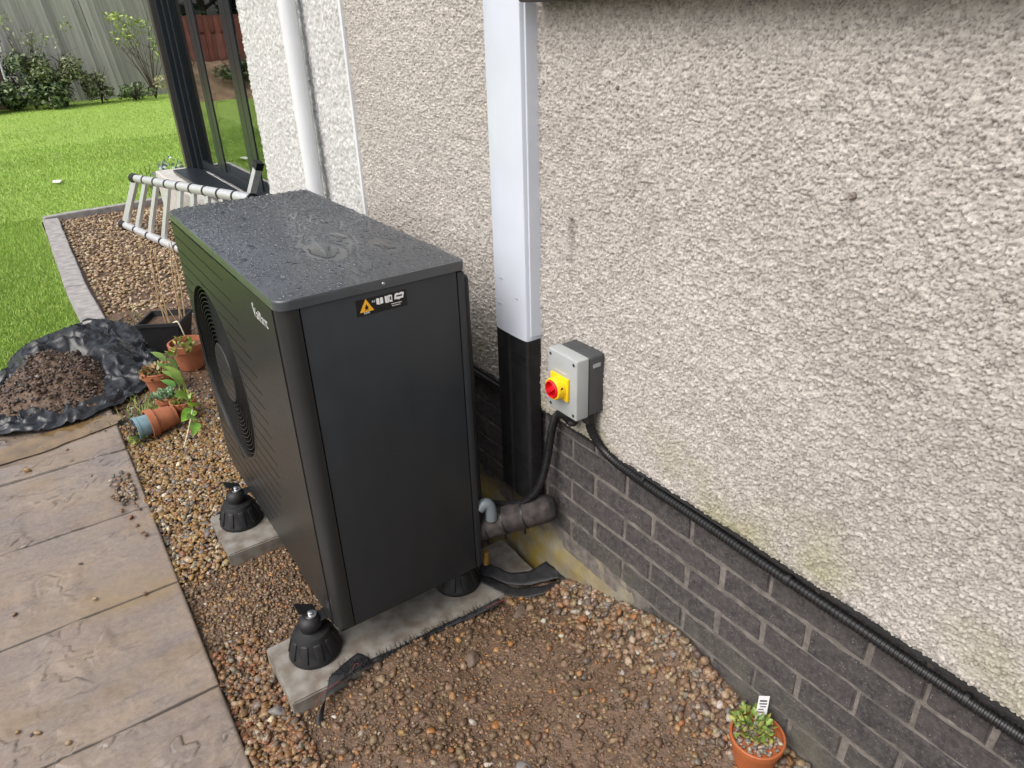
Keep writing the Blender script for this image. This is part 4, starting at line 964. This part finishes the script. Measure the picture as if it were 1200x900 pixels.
ang = np.degrees(np.arctan2(Y, X)); rim = np.interp(ang, ca, [c[2]*1.2+.03 for c in ctl]); rr = np.hypot(X, Y)
hz = .13*sst(1.08, .25, rr/rim)*(.75+.6*fbm(X*5, Y*5, 61, 3))+.05*(fbm(X*18, Y*18, 62, 4)-.5)+.03*(fbm(X*55, Y*55, 66, 3)-.5)
hz = hz+.05*np.exp(-((X+.05)**2+(Y-.16)**2)/.012)-.06*sst(.95, 1.1, rr/rim)
soil = empty('soil_heap', (cx, cy, .01), 'crumbly heap of dark brown soil lying in the open black bag', 'soil')
mk('soil_mound', np.stack([X+cx, Y+cy, np.maximum(hz, -.02)+.012], -1).reshape(-1, 3), grid(nx, nx), M_soil, soil, True)
n = 2600; a = rng.uniform(0, 2*math.pi, n); q = np.sqrt(rng.uniform(0, 1, n))*.36; p = np.stack([np.cos(a)*q, np.sin(a)*q], 1)
ok = q < np.interp(np.degrees(np.arctan2(p[:, 1], p[:, 0])), ca, [c[2]*1.15 for c in ctl]); p = p[ok]
ii = np.clip(((p+.4)/.8*(nx-1)).astype(int), 0, nx-1); zz = np.maximum(hz[ii[:, 0], ii[:, 1]], -.01)+.016
sz = np.clip(rng.lognormal(math.log(.0075), .5, len(p)), .003, .024)
scatter_stones('soil_clods', np.concatenate([p+np.array([cx, cy]), zz[:, None]], 1), sz, pick([(.075, .05, .038), (.10, .066, .05), (.055, .038, .03), (.13, .09, .07), (.34, .27, .2)], [6, 5, 4, 2, .5], len(p)), M_stone, 1, parent=soil, flat=(.5, .95), seed=60)
# muddy puddle stain by the bag is the wet paving itself; scattered soil crumbs
n = 160; p = np.stack([rng.normal(-.86, .16, n), rng.normal(2.14, .06, n)], 1)
scatter_stones('spilled_soil', np.concatenate([p, np.full((n, 1), .004)], 1), rng.uniform(.002, .008, n), pick([(.08, .055, .04), (.12, .085, .06), (.2, .15, .1)], [5, 3, 1], n), M_stone, 1, seed=61)
# ------------------------------------------------------------------ square planter with dry canes
pl = empty('planter', (-.36, 2.73, .0), 'square black plastic planter of soil with dry canes standing in it', 'planter')
top = [Vector((-.517, 2.815, .192)), Vector((-.312, 2.695, .192)), Vector((-.196, 2.884, .192)), Vector((-.401, 3.004, .192))]
ctr = sum(top, Vector())/4; bot = [ctr+(p-ctr)*.70+Vector((0, 0, -.190)) for p in top]
inn = [ctr+(p-ctr)*.93 for p in top]; inb = [ctr+(p-ctr)*.88+Vector((0, 0, -.035)) for p in top]
V = [p[:] for p in bot+top+inn+inb]; F = [(3, 2, 1, 0)]
for a in (0, 4, 8):
    for k in range(4): F.append((a+k, a+(k+1) % 4, a+4+(k+1) % 4, a+4+k))
bm = bmesh.new(); vs = [bm.verts.new(v) for v in V]; [bm.faces.new([vs[i] for i in f]) for f in F]
bmesh.ops.bevel(bm, geom=bm.edges[:], offset=.004, segments=2, affect='EDGES')
mkb('planter_pot', bm, M_black2, pl, True)
rv = [ctr+(p-ctr)*1.03 for p in top]; rb = [p-Vector((0, 0, .018)) for p in rv]
V = [p[:] for p in rb+[q+Vector((0, 0, .001)) for q in rv]+[q+Vector((0, 0, .001)) for q in inn]]; F = []
for a in (0, 4):
    for k in range(4): F.append((a+k, a+(k+1) % 4, a+4+(k+1) % 4, a+4+k))
mk('planter_rim', V, F, M_black2, pl)
mk('potting_soil', [(p+Vector((0, 0, .004)))[:] for p in inb], [(0, 1, 2, 3)], M_soil, pl)
canes = [((-.335, 2.80, .15), (-.470, 2.72, .62), .0045), ((-.36, 2.84, .15), (-.345, 2.82, .58), .0035), ((-.345, 2.83, .15), (-.325, 2.80, .60), .004), ((-.27, 2.82, .15), (-.255, 2.76, .56), .004), ((-.262, 2.80, .15), (-.24, 2.74, .64), .0045), ((-.28, 2.86, .15), (-.235, 2.86, .60), .0035), ((-.30, 2.85, .15), (-.36, 2.87, .45), .0025)]
for a, b, r in canes:
    a = Vector(a); b = Vector(b); m_ = (a+b)/2+Vector((rnd.uniform(-.015, .015), rnd.uniform(-.015, .015), 0))
    mkl('dry_cane', tube(bez([a, m_, b], 5), [r*(1-.03*i) for i in range(11)], 7), M_cane, pl)
mkl('bent_straw', tube(bez([(-.335, 2.74, .185), (-.315, 2.69, .20), (-.30, 2.685, .12), (-.285, 2.69, .03)], 5), .004, 6), mat('pale_straw', (.66, .60, .46), .7), pl)
# ------------------------------------------------------------------ flower pots
def pot_prof(r, h):
    return [(.0, .0), (r*.66, 0), (r*.88, h*.74), (r*.90, h*.75), (r, h*.755), (r*1.02, h*.99), (r*.99, h), (r*.91, h), (r*.88, h*.8), (r*.86, h*.80), (.0, h*.80)]
def leafcloud(name, c, n, rad, hgt, size, cols, parent, seed, m=None, upright=.5):
    r = random.Random(seed); V = []; F = []; C = []
    for i in range(n):
        a = r.uniform(0, 6.283); q = rad*math.sqrt(r.random()); p = Vector((c[0]+q*math.cos(a), c[1]+q*math.sin(a), c[2]+hgt*r.random()*(1.1-q/rad*.6)))
        d = Vector((math.cos(a)*(1-upright)+r.gauss(0, .35), math.sin(a)*(1-upright)+r.gauss(0, .35), upright+r.gauss(0, .3))).normalized()
        s = d.cross(Vector((r.gauss(0, 1), r.gauss(0, 1), r.gauss(0, 1)))).normalized(); u = s.cross(d); L = size*r.uniform(.6, 1.25); wd = L*r.uniform(.26, .36)
        o = len(V); pts = [(0, 0, 0), (.35, 1, .12), (.75, .75, .1), (1, 0, -.08), (.75, -.75, .1), (.35, -1, .12), (.5, 0, -.06)]
        for t, sw, up in pts: V.append((p+d*L*t+s*wd*sw+u*L*up)[:])
        F += [(o, o+1, o+6), (o+1, o+2, o+6), (o+2, o+3, o+6), (o+3, o+4, o+6), (o+4, o+5, o+6), (o+5, o, o+6)]
        cc = np.array(cols[r.randrange(len(cols))])*r.uniform(.75, 1.25); C += [cc]*7
    return mk(name, V, F, m or M_leafv, parent, True, {'tone': np.array(C)})
M_leafv = mat('leaf_surface', (1, 1, 1), .42, .1, 40, attr='tone')
def pot(c, r, h, label, m=M_terra, ax=(0, 0, 1), group='terracotta pots beside the fan', soilm=M_soil):
    e = empty('flower_pot', c, label, 'flower pot', group)
    mkl('pot_body', lathe(pot_prof(r, h), c, ax, 36), m, e)
    axv = Vector(ax).normalized(); mkl('pot_soil', lathe([(r*.885, h*.82), (r*.5, h*.86), (0, h*.87)], c, ax, 20), soilm, e)
    return e
SED = [(.16, .27, .14), (.20, .31, .19), (.12, .22, .10)]; RED = [(.26, .13, .06), (.33, .2, .08), (.18, .17, .06)]; YG = [(.30, .38, .08), (.22, .34, .06), (.36, .33, .1)]
e = pot((-.520, 2.28, -.005), .082, .13, 'terracotta pot of brown and bronze houseleeks just in front of the planter'); leafcloud('houseleek', (-.520, 2.28, .095), 150, .07, .05, .030, RED+[(.2, .2, .07)], e, 1)
e = pot((-.325, 2.50, .0), .095, .15, 'widest terracotta pot, bare soil, tucked against the fan side of the heat pump')
leafcloud('weed_leaf', (-.36, 2.42, .13), 30, .06, .06, .04, YG, e, 7)
e = pot((-.530, 2.015, -.01), .062, .105, 'terracotta pot of grey green succulent left of the yellow green one'); leafcloud('succulent', (-.530, 2.015, .075), 130, .060, .035, .026, SED, e, 2)
e = pot((-.485, 1.90, -.01), .058, .11, 'terracotta pot of yellow green succulent right of the grey green one'); leafcloud('succulent', (-.485, 1.90, .08), 110, .050, .03, .024, YG+RED[:1], e, 3)
# tipped pot with a smaller blue one wedged in it
A = Vector((-.535, 1.845, .062)); B = Vector((-.690, 1.820, .060)); ax = (B-A).normalized()
tp = empty('flower_pot', A, 'terracotta pot tipped on its side on the gravel, blue pot wedged inside', 'flower pot', 'terracotta pots beside the fan')
mkl('pot_body', lathe(pot_prof(.066, .125)[:9]+[(.05, .02), (0, .02)], A, ax, 36), M_terra, tp)
bp_ = empty('flower_pot', A+ax*.1, 'blue grey pot lying inside the tipped terracotta pot, soil spilling out', 'flower pot')
mkl('pot_body', lathe([(.044, .03), (.050, .165), (.053, .167), (.053, .180), (.048, .181), (.045, .16), (0, .158)], A, ax, 32), M_blue, bp_)
n = 90; P = np.array(A+ax*.175)+rng.normal(0, 1, (n, 3))*np.array([.022, .025, .022]); P[:, 2] = np.maximum(P[:, 2]-.01, .006)
scatter_stones('spilled_compost', P, rng.uniform(.004, .014, n), pick([(.09, .06, .04), (.16, .11, .07), (.24, .16, .1)], [3, 3, 1], n), M_stone, 1, parent=bp_, seed=70)
leafcloud('seedling_leaf', (-.715, 1.80, .01), 26, .028, .03, .03, [(.22, .38, .06), (.3, .4, .1)], bp_, 9)
# leafy weed growing up beside the grille
wd_ = empty('weed_plant', (-.475, 1.78, .0), 'leafy green weed with broad leaves growing between the pots and the fan', 'plant')
def bigleaf(p, d, L, wd, col, parent, name='leaf'):
    p = Vector(p); d = Vector(d).normalized(); s = d.cross(Vector((.3, -.4, .85))).normalized(); u = s.cross(d); V = []; F = []; n = 9
    for i in range(n):
        t = i/(n-1); w_ = wd*math.sin(math.pi*t**.75)**.8 if 0 < t < 1 else 0.0005
        c = p+d*L*t+u*L*(-.25*t*t+.1*t)
        for k, sgn in enumerate((-1, -.5, 0, .5, 1)): V.append((c+s*w_*sgn+u*w_*(.28*abs(sgn)+.05*math.sin(i*2+k)))[:])
    for i in range(n-1):
        for k in range(4): F.append((i*5+k, i*5+k+1, (i+1)*5+k+1, (i+1)*5+k))
    return mk(name, V, F, M_leafv, parent, True, {'tone': np.tile(np.array(col), (len(V), 1))})
for p, d, L, w_, c in (((-.475, 1.80, .15), (-.4, -.6, .55), .10, .026, (.16, .32, .05)), ((-.465, 1.76, .10), (-.5, -.7, .1), .11, .030, (.20, .40, .05)), ((-.480, 1.83, .20), (-.2, .2, .9), .09, .024, (.19, .36, .07)), ((-.470, 1.73, .13), (.1, -.7, .6), .10, .028, (.30, .42, .05)), ((-.475, 1.71, .06), (-.3, -.9, -.1), .09, .024, (.18, .36, .05)), ((-.50, 1.86, .19), (-.6, .2, .6), .07, .02, (.14, .3, .07)), ((-.48, 1.92, .2), (-.5, .1, .6), .075, .02, (.22, .38, .08)), ((-.475, 1.97, .22), (-.3, -.3, .8), .07, .018, (.2, .36, .08)), ((-.475, 1.74, .2), (-.1, -.4, .9), .09, .026, (.34, .42, .05)), ((-.49, 2.05, .2), (-.5, -.2, .7), .07, .02, (.22, .38, .08)), ((-.48, 1.70, .17), (-.35, -.35, .8), .11, .030, (.24, .42, .06)), ((-.475, 1.66, .10), (-.3, -.6, .5), .10, .028, (.17, .34, .05)), ((-.48, 1.79, .25), (-.4, .1, .8), .09, .025, (.3, .44, .08)), ((-.485, 2.12, .22), (-.5, .1, .7), .08, .022, (.25, .40, .10)), ((-.47, 1.88, .26), (-.3, -.2, .9), .085, .022, (.2, .36, .07))):
    bigleaf(p, d, L, w_, c, wd_)
for a, b in (((-.470, 1.80, 0), (-.475, 1.81, .20)), ((-.475, 1.76, 0), (-.472, 1.75, .14)), ((-.48, 1.92, 0), (-.478, 1.93, .22)), ((-.47, 1.73, .0), (-.47, 1.72, .18))):
    mkl('stem', tube([a, b], [.003, .002], 6), mat('stem_green', (.22, .34, .08), .5), wd_)
mkl('dead_stalk', tube(bez([(-.48, 1.66, .15), (-.52, 1.64, .07), (-.56, 1.62, .0)], 4), .0025, 6), mat('pale_straw', (.66, .60, .46)), wd_)
# moss and grass tufts round the pots
for q, (x, y, n, s) in enumerate(((-.63, 2.10, 170, .08), (-.46, 3.42, 260, .12), (-.60, 3.35, 160, .09))):
    P = np.stack([rng.normal(x, s*.6, n), rng.normal(y, s, n), np.zeros(n)], 1)
    V, F, C = blades(P, rng.uniform(.02, .05, n), rng.uniform(.003, .006, n), rng.uniform(.6, 1.2, (n, 1))*np.array([[1, .85, 1.2]]), .9)
    tag(mk('grass_tuft', V, F, M_grassb, attrs={'tone': C}), kind='stuff')
# small plastic pot with seedlings and a plant label
sp = empty('seedling_pot', (.150, -.880, .115), 'small orange plastic pot of seedlings standing on the gravel against the brick plinth', 'flower pot')
pc_ = Vector((.172, -.886, .125)); pr_, ph_ = .060, .100
mkl('pot_body', lathe([(0, 0), (.043, 0), (.0555, .083), (.0600, .084), (.0608, .098), (.059, .1), (.0555, .0995), (.054, .088), (0, .088)], pc_, (0, 0, 1), 40), M_terra2, sp)
n = 130; a = rng.uniform(0, 6.28, n); q = np.sqrt(rng.uniform(0, 1, n))*.049
scatter_stones('pot_grit', np.stack([pc_.x+q*np.cos(a), pc_.y+q*np.sin(a), np.full(n, pc_.z+.091)], 1), rng.uniform(.004, .009, n), pick([(.36, .29, .22), (.28, .22, .17), (.45, .38, .3), (.2, .17, .14)], [3, 3, 2, 2], n), M_stone, 2, parent=sp, seed=80)
leafcloud('seedling_leaf', (pc_.x+.008, pc_.y+.018, pc_.z+.094), 150, .042, .030, .017, [(.17, .26, .05), (.24, .34, .07), (.12, .19, .05), (.3, .3, .08)], sp, 5)
tg = mkb('plant_label', box(-.0125, .0125, -.0006, .0006, -.05, .048), M_wht, None, loc=(0, 0, 0)); tg.location = (pc_.x+.036, pc_.y+.022, pc_.z+.115); tg.rotation_euler = (-.25, .14, -.55)
tag(tg, 'white plastic plant label stuck in the small pot of seedlings', 'plant label')
for i, (z, a, b, h) in enumerate(((.034, -.009, .008, .004), (.027, -.009, .009, .003), (.020, -.006, .008, .0025), (.013, -.009, .003, .0025), (.006, -.008, .006, .0025))):
    bb = box(a, b, -.0010, -.00065, z, z+h); me = bpy.data.meshes.new('label_print'); bb.to_mesh(me); bb.free(); link('label_print', me, mat('dark_print', (.05, .05, .055), .6), tg)
# ------------------------------------------------------------------ timber edging and ladder
def sleeper(a, b, wd, z0, z1, label, seed):
    a = Vector((*a, 0)); b = Vector((*b, 0)); L = (b-a).length; bm = box(0, L, -wd/2, wd/2, z0, z1)
    bmesh.ops.subdivide_edges(bm, edges=[e for e in bm.edges if abs((e.verts[0].co-e.verts[1].co).x) > .01], cuts=24)
    bmesh.ops.bevel(bm, geom=[e for e in bm.edges if e.calc_face_angle(0) > .5], offset=.006, segments=2, affect='EDGES')
    for v in bm.verts: v.co.y += .008*(float(vn(v.co.x*5, seed*3, seed))-.5); v.co.z += .008*(float(vn(v.co.x*4, seed*5, seed+2))-.5)
    d = (b-a).normalized(); bmesh.ops.transform(bm, verts=bm.verts, matrix=Matrix.Translation(a) @ Matrix(((d.x, -d.y, 0, 0), (d.y, d.x, 0, 0), (0, 0, 1, 0), (0, 0, 0, 1))))
    tag(mkb('timber_edging', bm, M_timber, None, True), label, 'timber edging', 'weathered boards edging the gravel bed')
sleeper((-.690, 3.43), (-.702, 4.318), .135, -.06, .060, 'shorter weathered grey timber edging board nearest the soil bag', 1)
sleeper((-.702, 4.326), (-.665, 6.82), .135, -.06, .058, 'longest weathered grey timber edging board running beside the lawn', 2)
sleeper((-.72, 6.90), (.75, 7.12), .10, -.06, .068, 'weathered timber edging board across the far end of the gravel bed', 3)
ld = empty('ladder', (-.1, 5.9, .02), 'telescopic aluminium ladder lying on its side on the gravel by the tall window', 'ladder')
LA, LB = Vector((-.115, 6.05, .055)), Vector((.38, 3.35, .060)); UA, UB = Vector((.040, 5.77, .50)), Vector((.465, 3.62, .61))
NS = 9
def rail(A, B):
    for k in range(NS):
        t0, t1 = k/NS, (k+1)/NS; r = .034+.0006*k
        mkl('ladder_tube', tube([A.lerp(B, t0), A.lerp(B, t1-.012)], r, 18), M_alu, ld)
        p = A.lerp(B, t1); d = (B-A).normalized(); mkl('ladder_collar', tube([p-d*.020, p+d*.004], r+.0035, 18), M_black, ld)
rail(LA, LB); rail(UA, UB)
dL = (LB-LA).normalized(); dU = (UB-UA).normalized()
mkl('end_cap', tube([LA-dL*.055, LA+dL*.03], [.044, .040], 14), M_black, ld); mkl('end_cap', tube([UA-dU*.05, UA+dU*.03], [.044, .040], 14), M_black, ld)
def flatbar(A, B, side, wd, th_, m, name):
    d = (B-A).normalized(); s = (side-d*side.dot(d)).normalized(); n_ = d.cross(s); V = []
    for p in (A, B):
        for a, b in ((-1, -1), (1, -1), (1, 1), (-1, 1)): V.append((p+s*wd/2*a+n_*th_/2*b)[:])
    F = [(0, 1, 2, 3), (7, 6, 5, 4)]+[(k, (k+1) % 4, 4+(k+1) % 4, 4+k) for k in range(4)]
    return mkl(name, (V, F), m, ld, False)
for k in range(NS):
    t = (k+.02)/NS
    flatbar(LA.lerp(LB, t), UA.lerp(UB, t), dL, .10 if k == 0 else .066, .026, M_alu, 'ladder_rung')
bA = LB.lerp(LA, .02); 
flatbar(Vector((.44, 4.34, .05)), Vector((.665, 4.10, .735)), dL, .05, .05, M_alu, 'stabiliser_bar'); flatbar(Vector((.662, 4.103, .725)), Vector((.678, 4.085, .775)), dL, .058, .058, M_black, 'end_cap')
# ------------------------------------------------------------------ lawn oddments
tag(mk('fallen_leaf', [(-.47, 9.15, .03), (-.40, 9.05, .035), (-.36, 9.2, .045), (-.40, 9.32, .03), (-.46, 9.27, .04)], [(0, 1, 2, 3, 4)], mat('pale_leaf', (.70, .68, .62), .7)), 'pale fallen leaf lying on the bright lawn', 'leaf')
gp = empty('garden_plant', (.62, 7.4, .0), 'low plant with pale blue flowers beside the step at the window end', 'plant')
leafcloud('flower_cluster', (.62, 7.45, .12), 160, .20, .28, .05, [(.42, .46, .55), (.36, .42, .5), (.25, .3, .2)], gp, 12)
leafcloud('foliage', (.62, 7.45, .0), 120, .22, .22, .09, [(.13, .2, .08), (.18, .25, .1)], gp, 13, upright=.8)
for k in range(3): mkl('dark_stem', tube(bez([(.30+.02*k, 7.1, .02), (.29+.03*k, 7.1, .25), (.27+.05*k, 7.12, .36+.03*k)], 4), .0028, 5), M_bark, gp)
# ------------------------------------------------------------------ fences
fy = 22.3
fe = empty('board_fence', (2, fy, 0), 'tall grey weathered close board fence across the far end of the lawn', 'fence')
def fbx(): return None
bw = .175
me0 = bpy.data.meshes.new('fence_board'); b = box(-bw/2, bw/2+.004, -.02, .0, 0, 2.5, .004, 1); b.to_mesh(me0); b.free(); me0.materials.append(M_fence)
for k in range(56):
    x = .12+k*bw; o = link('fence_board', me0, None, fe); o.location = Vector((x-2, .10*(x)*.0+rnd.uniform(-.008, .010)+.135*x, rnd.uniform(-.03, .03)-.02)); o.rotation_euler = (rnd.uniform(-.006, .006), -.115+rnd.uniform(-.008, .008), .15+rnd.uniform(-.05, .05))
mkb('gravel_board', box(-.1, 9.9, fy+.6, fy+.63, 0, .14), M_fence, fe).rotation_euler = (0, 0, .0)
rf = empty('board_fence', (-4, 22, 0), 'red brown timber fence beyond the bank to the left of the grey fence', 'fence')
me1 = bpy.data.meshes.new('fence_board'); b = box(-.07, .066, -.02, 0, 0, 1.75, .003, 1); b.to_mesh(me1); b.free(); me1.materials.append(M_redfence)
for k in range(58):
    x = -9.6+k*.15; o = link('fence_board', me1, None, rf); o.location = (x+4, 1.0+(.01 if k % 2 else 0), .25+rnd.uniform(-.02, .02))
mkb('fence_rail', box(-9.7, -1.0, 22.99, 23.03, 1.5, 1.58), M_redfence, rf)
# earth bank in front of the red fence, seen in the glass
nx, ny = 60, 26; X, Y = np.meshgrid(np.linspace(-9.6, -1.0, nx), np.linspace(18.6, 23, ny), indexing='ij')
Z = .75*sst(18.8, 21, Y)*(.8+.4*fbm(X, Y, 5, 3))*sst(-1.0, -1.7, X)+.12*(fbm(X*4, Y*4, 6, 3)-.5)-.03
tag(mk('earth_bank', np.stack([X, Y, Z], -1).reshape(-1, 3), grid(nx, ny), mat('tan_earth', (.24, .16, .095), .9, .3, 3, .5, 8, bdist=.05), smooth=True), kind='structure')
# small timber lean-to at the left edge
ls = empty('garden_store', (-1.35, 21.2, 0), 'brown timber garden store with a pale roof edge at the left end of the fence', 'garden store')
mkb('store_wall', box(-2.3, -.36, 21.4, 22.4, 0, 1.30), mat('brown_timber', (.11, .075, .05), .8, .25, 4), ls)
mkb('store_roof', box(-2.4, -.22, 21.1, 22.5, 1.30, 1.42, .01), mat('pale_roof_edge', (.62, .63, .64), .5), ls)
mkl('store_post', tube([(-.34, 21.15, 0), (-.34, 21.15, 1.30)], .03, 10), mat('pale_roof_edge', (.62, .63, .64)), ls)
# ------------------------------------------------------------------ shrubs and trees
M_fol = mat('foliage', (1, 1, 1), .5, .15, 8, attr='tone')
def foliage(name, clumps, n, size, cols, parent, seed, core=.3, aspect=.45):
    r = np.random.default_rng(seed); wv = np.array([c[3]*c[4]*c[5] for c in clumps])**.67; ci = r.choice(len(clumps), n, p=wv/wv.sum()); cl = np.array(clumps)[ci]
    d = r.normal(size=(n, 3)); d /= np.linalg.norm(d, axis=1)[:, None]; q = r.uniform(core, 1.08, n)**.6
    P = cl[:, :3]+d*cl[:, 3:6]*q[:, None]; P[:, 2] = np.maximum(P[:, 2], .03)
    nrm = d*.6+r.normal(size=(n, 3))*.7+np.array([0, 0, .5]); nrm /= np.linalg.norm(nrm, axis=1)[:, None]
    a = np.cross(nrm, r.normal(size=(n, 3))); a /= np.linalg.norm(a, axis=1)[:, None]; b = np.cross(nrm, a)
    s = size*r.uniform(.6, 1.4, n)[:, None]
    V = np.stack([P-a*s, P+b*s*aspect+nrm*s*.15, P+a*s, P-b*s*aspect+nrm*s*.15], 1).reshape(-1, 3); F = np.arange(n*4).reshape(-1, 4)
    C = np.array(cols)[r.integers(0, len(cols), n)]*r.uniform(.7, 1.3, (n, 1))
    return mk(name, V, F, M_fol, parent, False, {'tone': np.repeat(C, 4, 0)})
def branches(base, n, hgt, spread, r0, parent, name='branch', seed=0, lean=(0, 0)):
    r = random.Random(seed); parts = []
    for k in range(n):
        a = r.uniform(0, 6.28); s = r.uniform(.3, 1)*spread; h = hgt*r.uniform(.7, 1.05); b = Vector(base)
        p1 = b+Vector((math.cos(a)*s*.3, math.sin(a)*s*.3, h*.4)); p2 = b+Vector((math.cos(a)*s+lean[0], math.sin(a)*s+lean[1], h))
        parts.append(tube(bez([b, p1, p2], 4), list(np.linspace(r0, r0*.25, 9)), 5))
        for q in range(2):
            c = p1.lerp(p2, r.uniform(.1, .7)); e_ = c+Vector((r.gauss(0, s*.5), r.gauss(0, s*.5), h*r.uniform(.15, .35))); parts.append(tube([c, e_], [r0*.45, r0*.12], 4))
    return mkl(name, merge(parts), M_bark, parent)
def shrub(x, y, z, rx, h, n, size, cols, label, seed, k=7, stems=8, group='shrubs in front of the grey fence', name='garden_shrub'):
    e = empty(name, (x, y, z), label, 'shrub', group); r = random.Random(seed); cl = []
    for i in range(k):
        s = r.uniform(.28, .5); cl.append((x+r.uniform(-1, 1)*rx*.7, y+r.uniform(-.4, .3), z+h*r.uniform(.2, .8), rx*s, .4, h*s*.55))
    branches((x, y, z), stems, h, rx*.8, .018, e, seed=seed); foliage('foliage', cl, n, size, cols, e, seed, core=.1); return e
G1 = [(.095, .15, .06), (.14, .19, .075), (.07, .11, .05), (.18, .22, .09)]; G2 = [(.19, .23, .10), (.15, .18, .08), (.24, .26, .13), (.11, .13, .065)]; G3 = [(.055, .09, .04), (.085, .13, .06), (.045, .07, .035)]
shrub(-.75, 20.6, 0, .75, .85, 2600, .06, G3, 'dark rounded shrub at the left edge of the picture by the garden store', 1)
shrub(.10, 20.7, 0, .70, 1.30, 3400, .055, G1+G3[:1], 'dense mid green shrub, second from the left edge', 2, k=10)
shrub(.80, 20.9, 0, .62, 1.22, 2500, .05, G2, 'olive green leafy shrub beside the dense green one', 3, k=8)
shrub(1.62, 21.1, 0, .42, .85, 900, .05, G2, 'low sparse shrub between the olive shrub and the thin sapling', 4)
shrub(2.45, 21.2, 0, .45, .45, 700, .045, G1, 'lowest shrub, at the foot of the thin sapling', 5)
e = empty('sapling', (2.95, 21.2, 0), 'thin bare stemmed sapling with a few yellow green leaves against the fence', 'shrub')
branches((2.95, 21.2, 0), 16, 2.0, 1.0, .014, e, seed=8); foliage('foliage', [(2.75, 21.1, 1.85, .55, .3, .28), (2.55, 21.1, 1.55, .4, .3, .3), (3.3, 21.1, 1.3, .3, .3, .5), (2.4, 21, 2.0, .3, .3, .15)], 420, .05, [(.30, .40, .08), (.36, .42, .12), (.22, .33, .06)], e, 9, core=.0)
foliage('blossom', [(3.25, 21.0, .42, .35, .2, .18)], 200, .045, [(.52, .48, .30), (.42, .40, .22)], e, 19)
e = empty('sapling', (.25, 21.5, 0), 'wispy climbing stems with pale leaves rising on the fence above the green shrub', 'shrub')
branches((.25, 21.5, .3), 9, 1.75, .8, .010, e, seed=18); foliage('foliage', [(-.05, 21.4, 2.0, .25, .15, .28), (1.3, 21.5, 1.85, .15, .1, .2), (.5, 21.4, 1.5, .6, .2, .3)], 230, .04, [(.34, .42, .14), (.28, .33, .14)], e, 10, core=.0)
# conifers and broad trees beyond the fences
def tree(x, y, h, rx, cols, label, seed, n=2600, size=.16, conifer=False):
    e = empty('garden_tree', (x, y, 0), label, 'tree', 'trees beyond the fences'); r = random.Random(seed); cl = []
    path = bez([(x, y, -.05), (x+.1, y, h*.35), (x-.05, y+.1, h*.75), (x, y, h*.97)], 4); mkl('trunk', tube(path, list(np.linspace(.04*h*.6, .02, len(path))), 9), M_bark, e)
    lim = []
    for k in range(16):
        t = r.uniform(.22, .92); a = r.uniform(0, 6.28); L = rx*(1.15-t if conifer else .75)*r.uniform(.7, 1.1); z = h*t
        p = Vector((x, y, z)); q = p+Vector((math.cos(a)*L, math.sin(a)*L, L*(.05 if conifer else .55))); lim.append(tube([p, q], [.035*h*.25, .01], 5))
        cl.append((q.x, q.y, q.z, L*.5, L*.5, L*(.28 if conifer else .4)))
    cl.append((x, y, h*.9, rx*.25, rx*.25, h*.1)); mkl('limb', merge(lim), M_bark, e)
    foliage('crown', cl, n, size, cols, e, seed, core=.05); return e
GT = [(.03, .055, .022), (.045, .075, .03), (.022, .04, .018), (.06, .09, .035)]
tr = [(-9, 25.5, 7.5, 2.6, 'broad dark tree, farthest left beyond the red brown fence', 0), (-6.6, 25, 8.5, 2.0, 'tall dark conifer behind the middle of the red brown fence', 1), (-4.4, 26, 7.0, 2.6, 'broad dark green tree behind the red brown fence', 0), (-2.5, 25.2, 6.6, 1.6, 'narrow dark conifer behind the right end of the red brown fence', 1), (-.6, 26.5, 6.2, 2.2, 'dark leafy tree behind the join of the two fences', 0), (2.0, 28, 5.2, 2.0, 'dark tree behind the left part of the grey fence', 0), (5.4, 27.5, 6.2, 2.4, 'leafy tree behind the right part of the grey fence', 0)]
for i, (x, y, h, rx, lb, c) in enumerate(tr): tree(x, y, h, rx, GT, lb, 100+i, conifer=bool(c))
for i, (x, s) in enumerate(((-7.8, .7), (-5.2, .6), (-3.4, .8), (-2.2, .6))):
    shrub(x, 20.2+.3*(i % 2), .35, s, .8, 900, .06, G1, ['low green shrub farthest left on the earth bank', 'small green shrub left of centre on the earth bank', 'wide green shrub right of centre on the earth bank', 'green shrub at the right end of the earth bank'][i], 40+i, group='shrubs on the earth bank')
e = empty('hedge', (-.75, 23.6, 0), 'dark hedge filling the gap between the two fences behind the store', 'hedge')
branches((-.75, 23.6, 0), 8, 2.4, .6, .03, e, seed=77); foliage('foliage', [(-.9, 23.6, .8, .7, .35, .8), (-.6, 23.7, 1.7, .6, .35, .8), (-.4, 23.6, .6, .5, .3, .6)], 1500, .08, GT, e, 78, core=.1)

n = 64; V = [(-1.06, 2.06, .0065)]; F = []
for k in range(n):
    t = 2*math.pi*k/n; q = .62+.75*float(fbm(3+1.6*math.cos(t), 3+1.6*math.sin(t), 5, 4)); V.append((-1.06+.30*q*math.cos(t), 2.06+.085*q*math.sin(t)+.05*math.cos(t), .0055))
F = [(0, 1+k, 1+(k+1) % n) for k in range(n)]
tag(mk('muddy_puddle', V, F, mat('muddy_water', (.17, .11, .05), .05, .3, 12, coat=.5)), kind='structure')
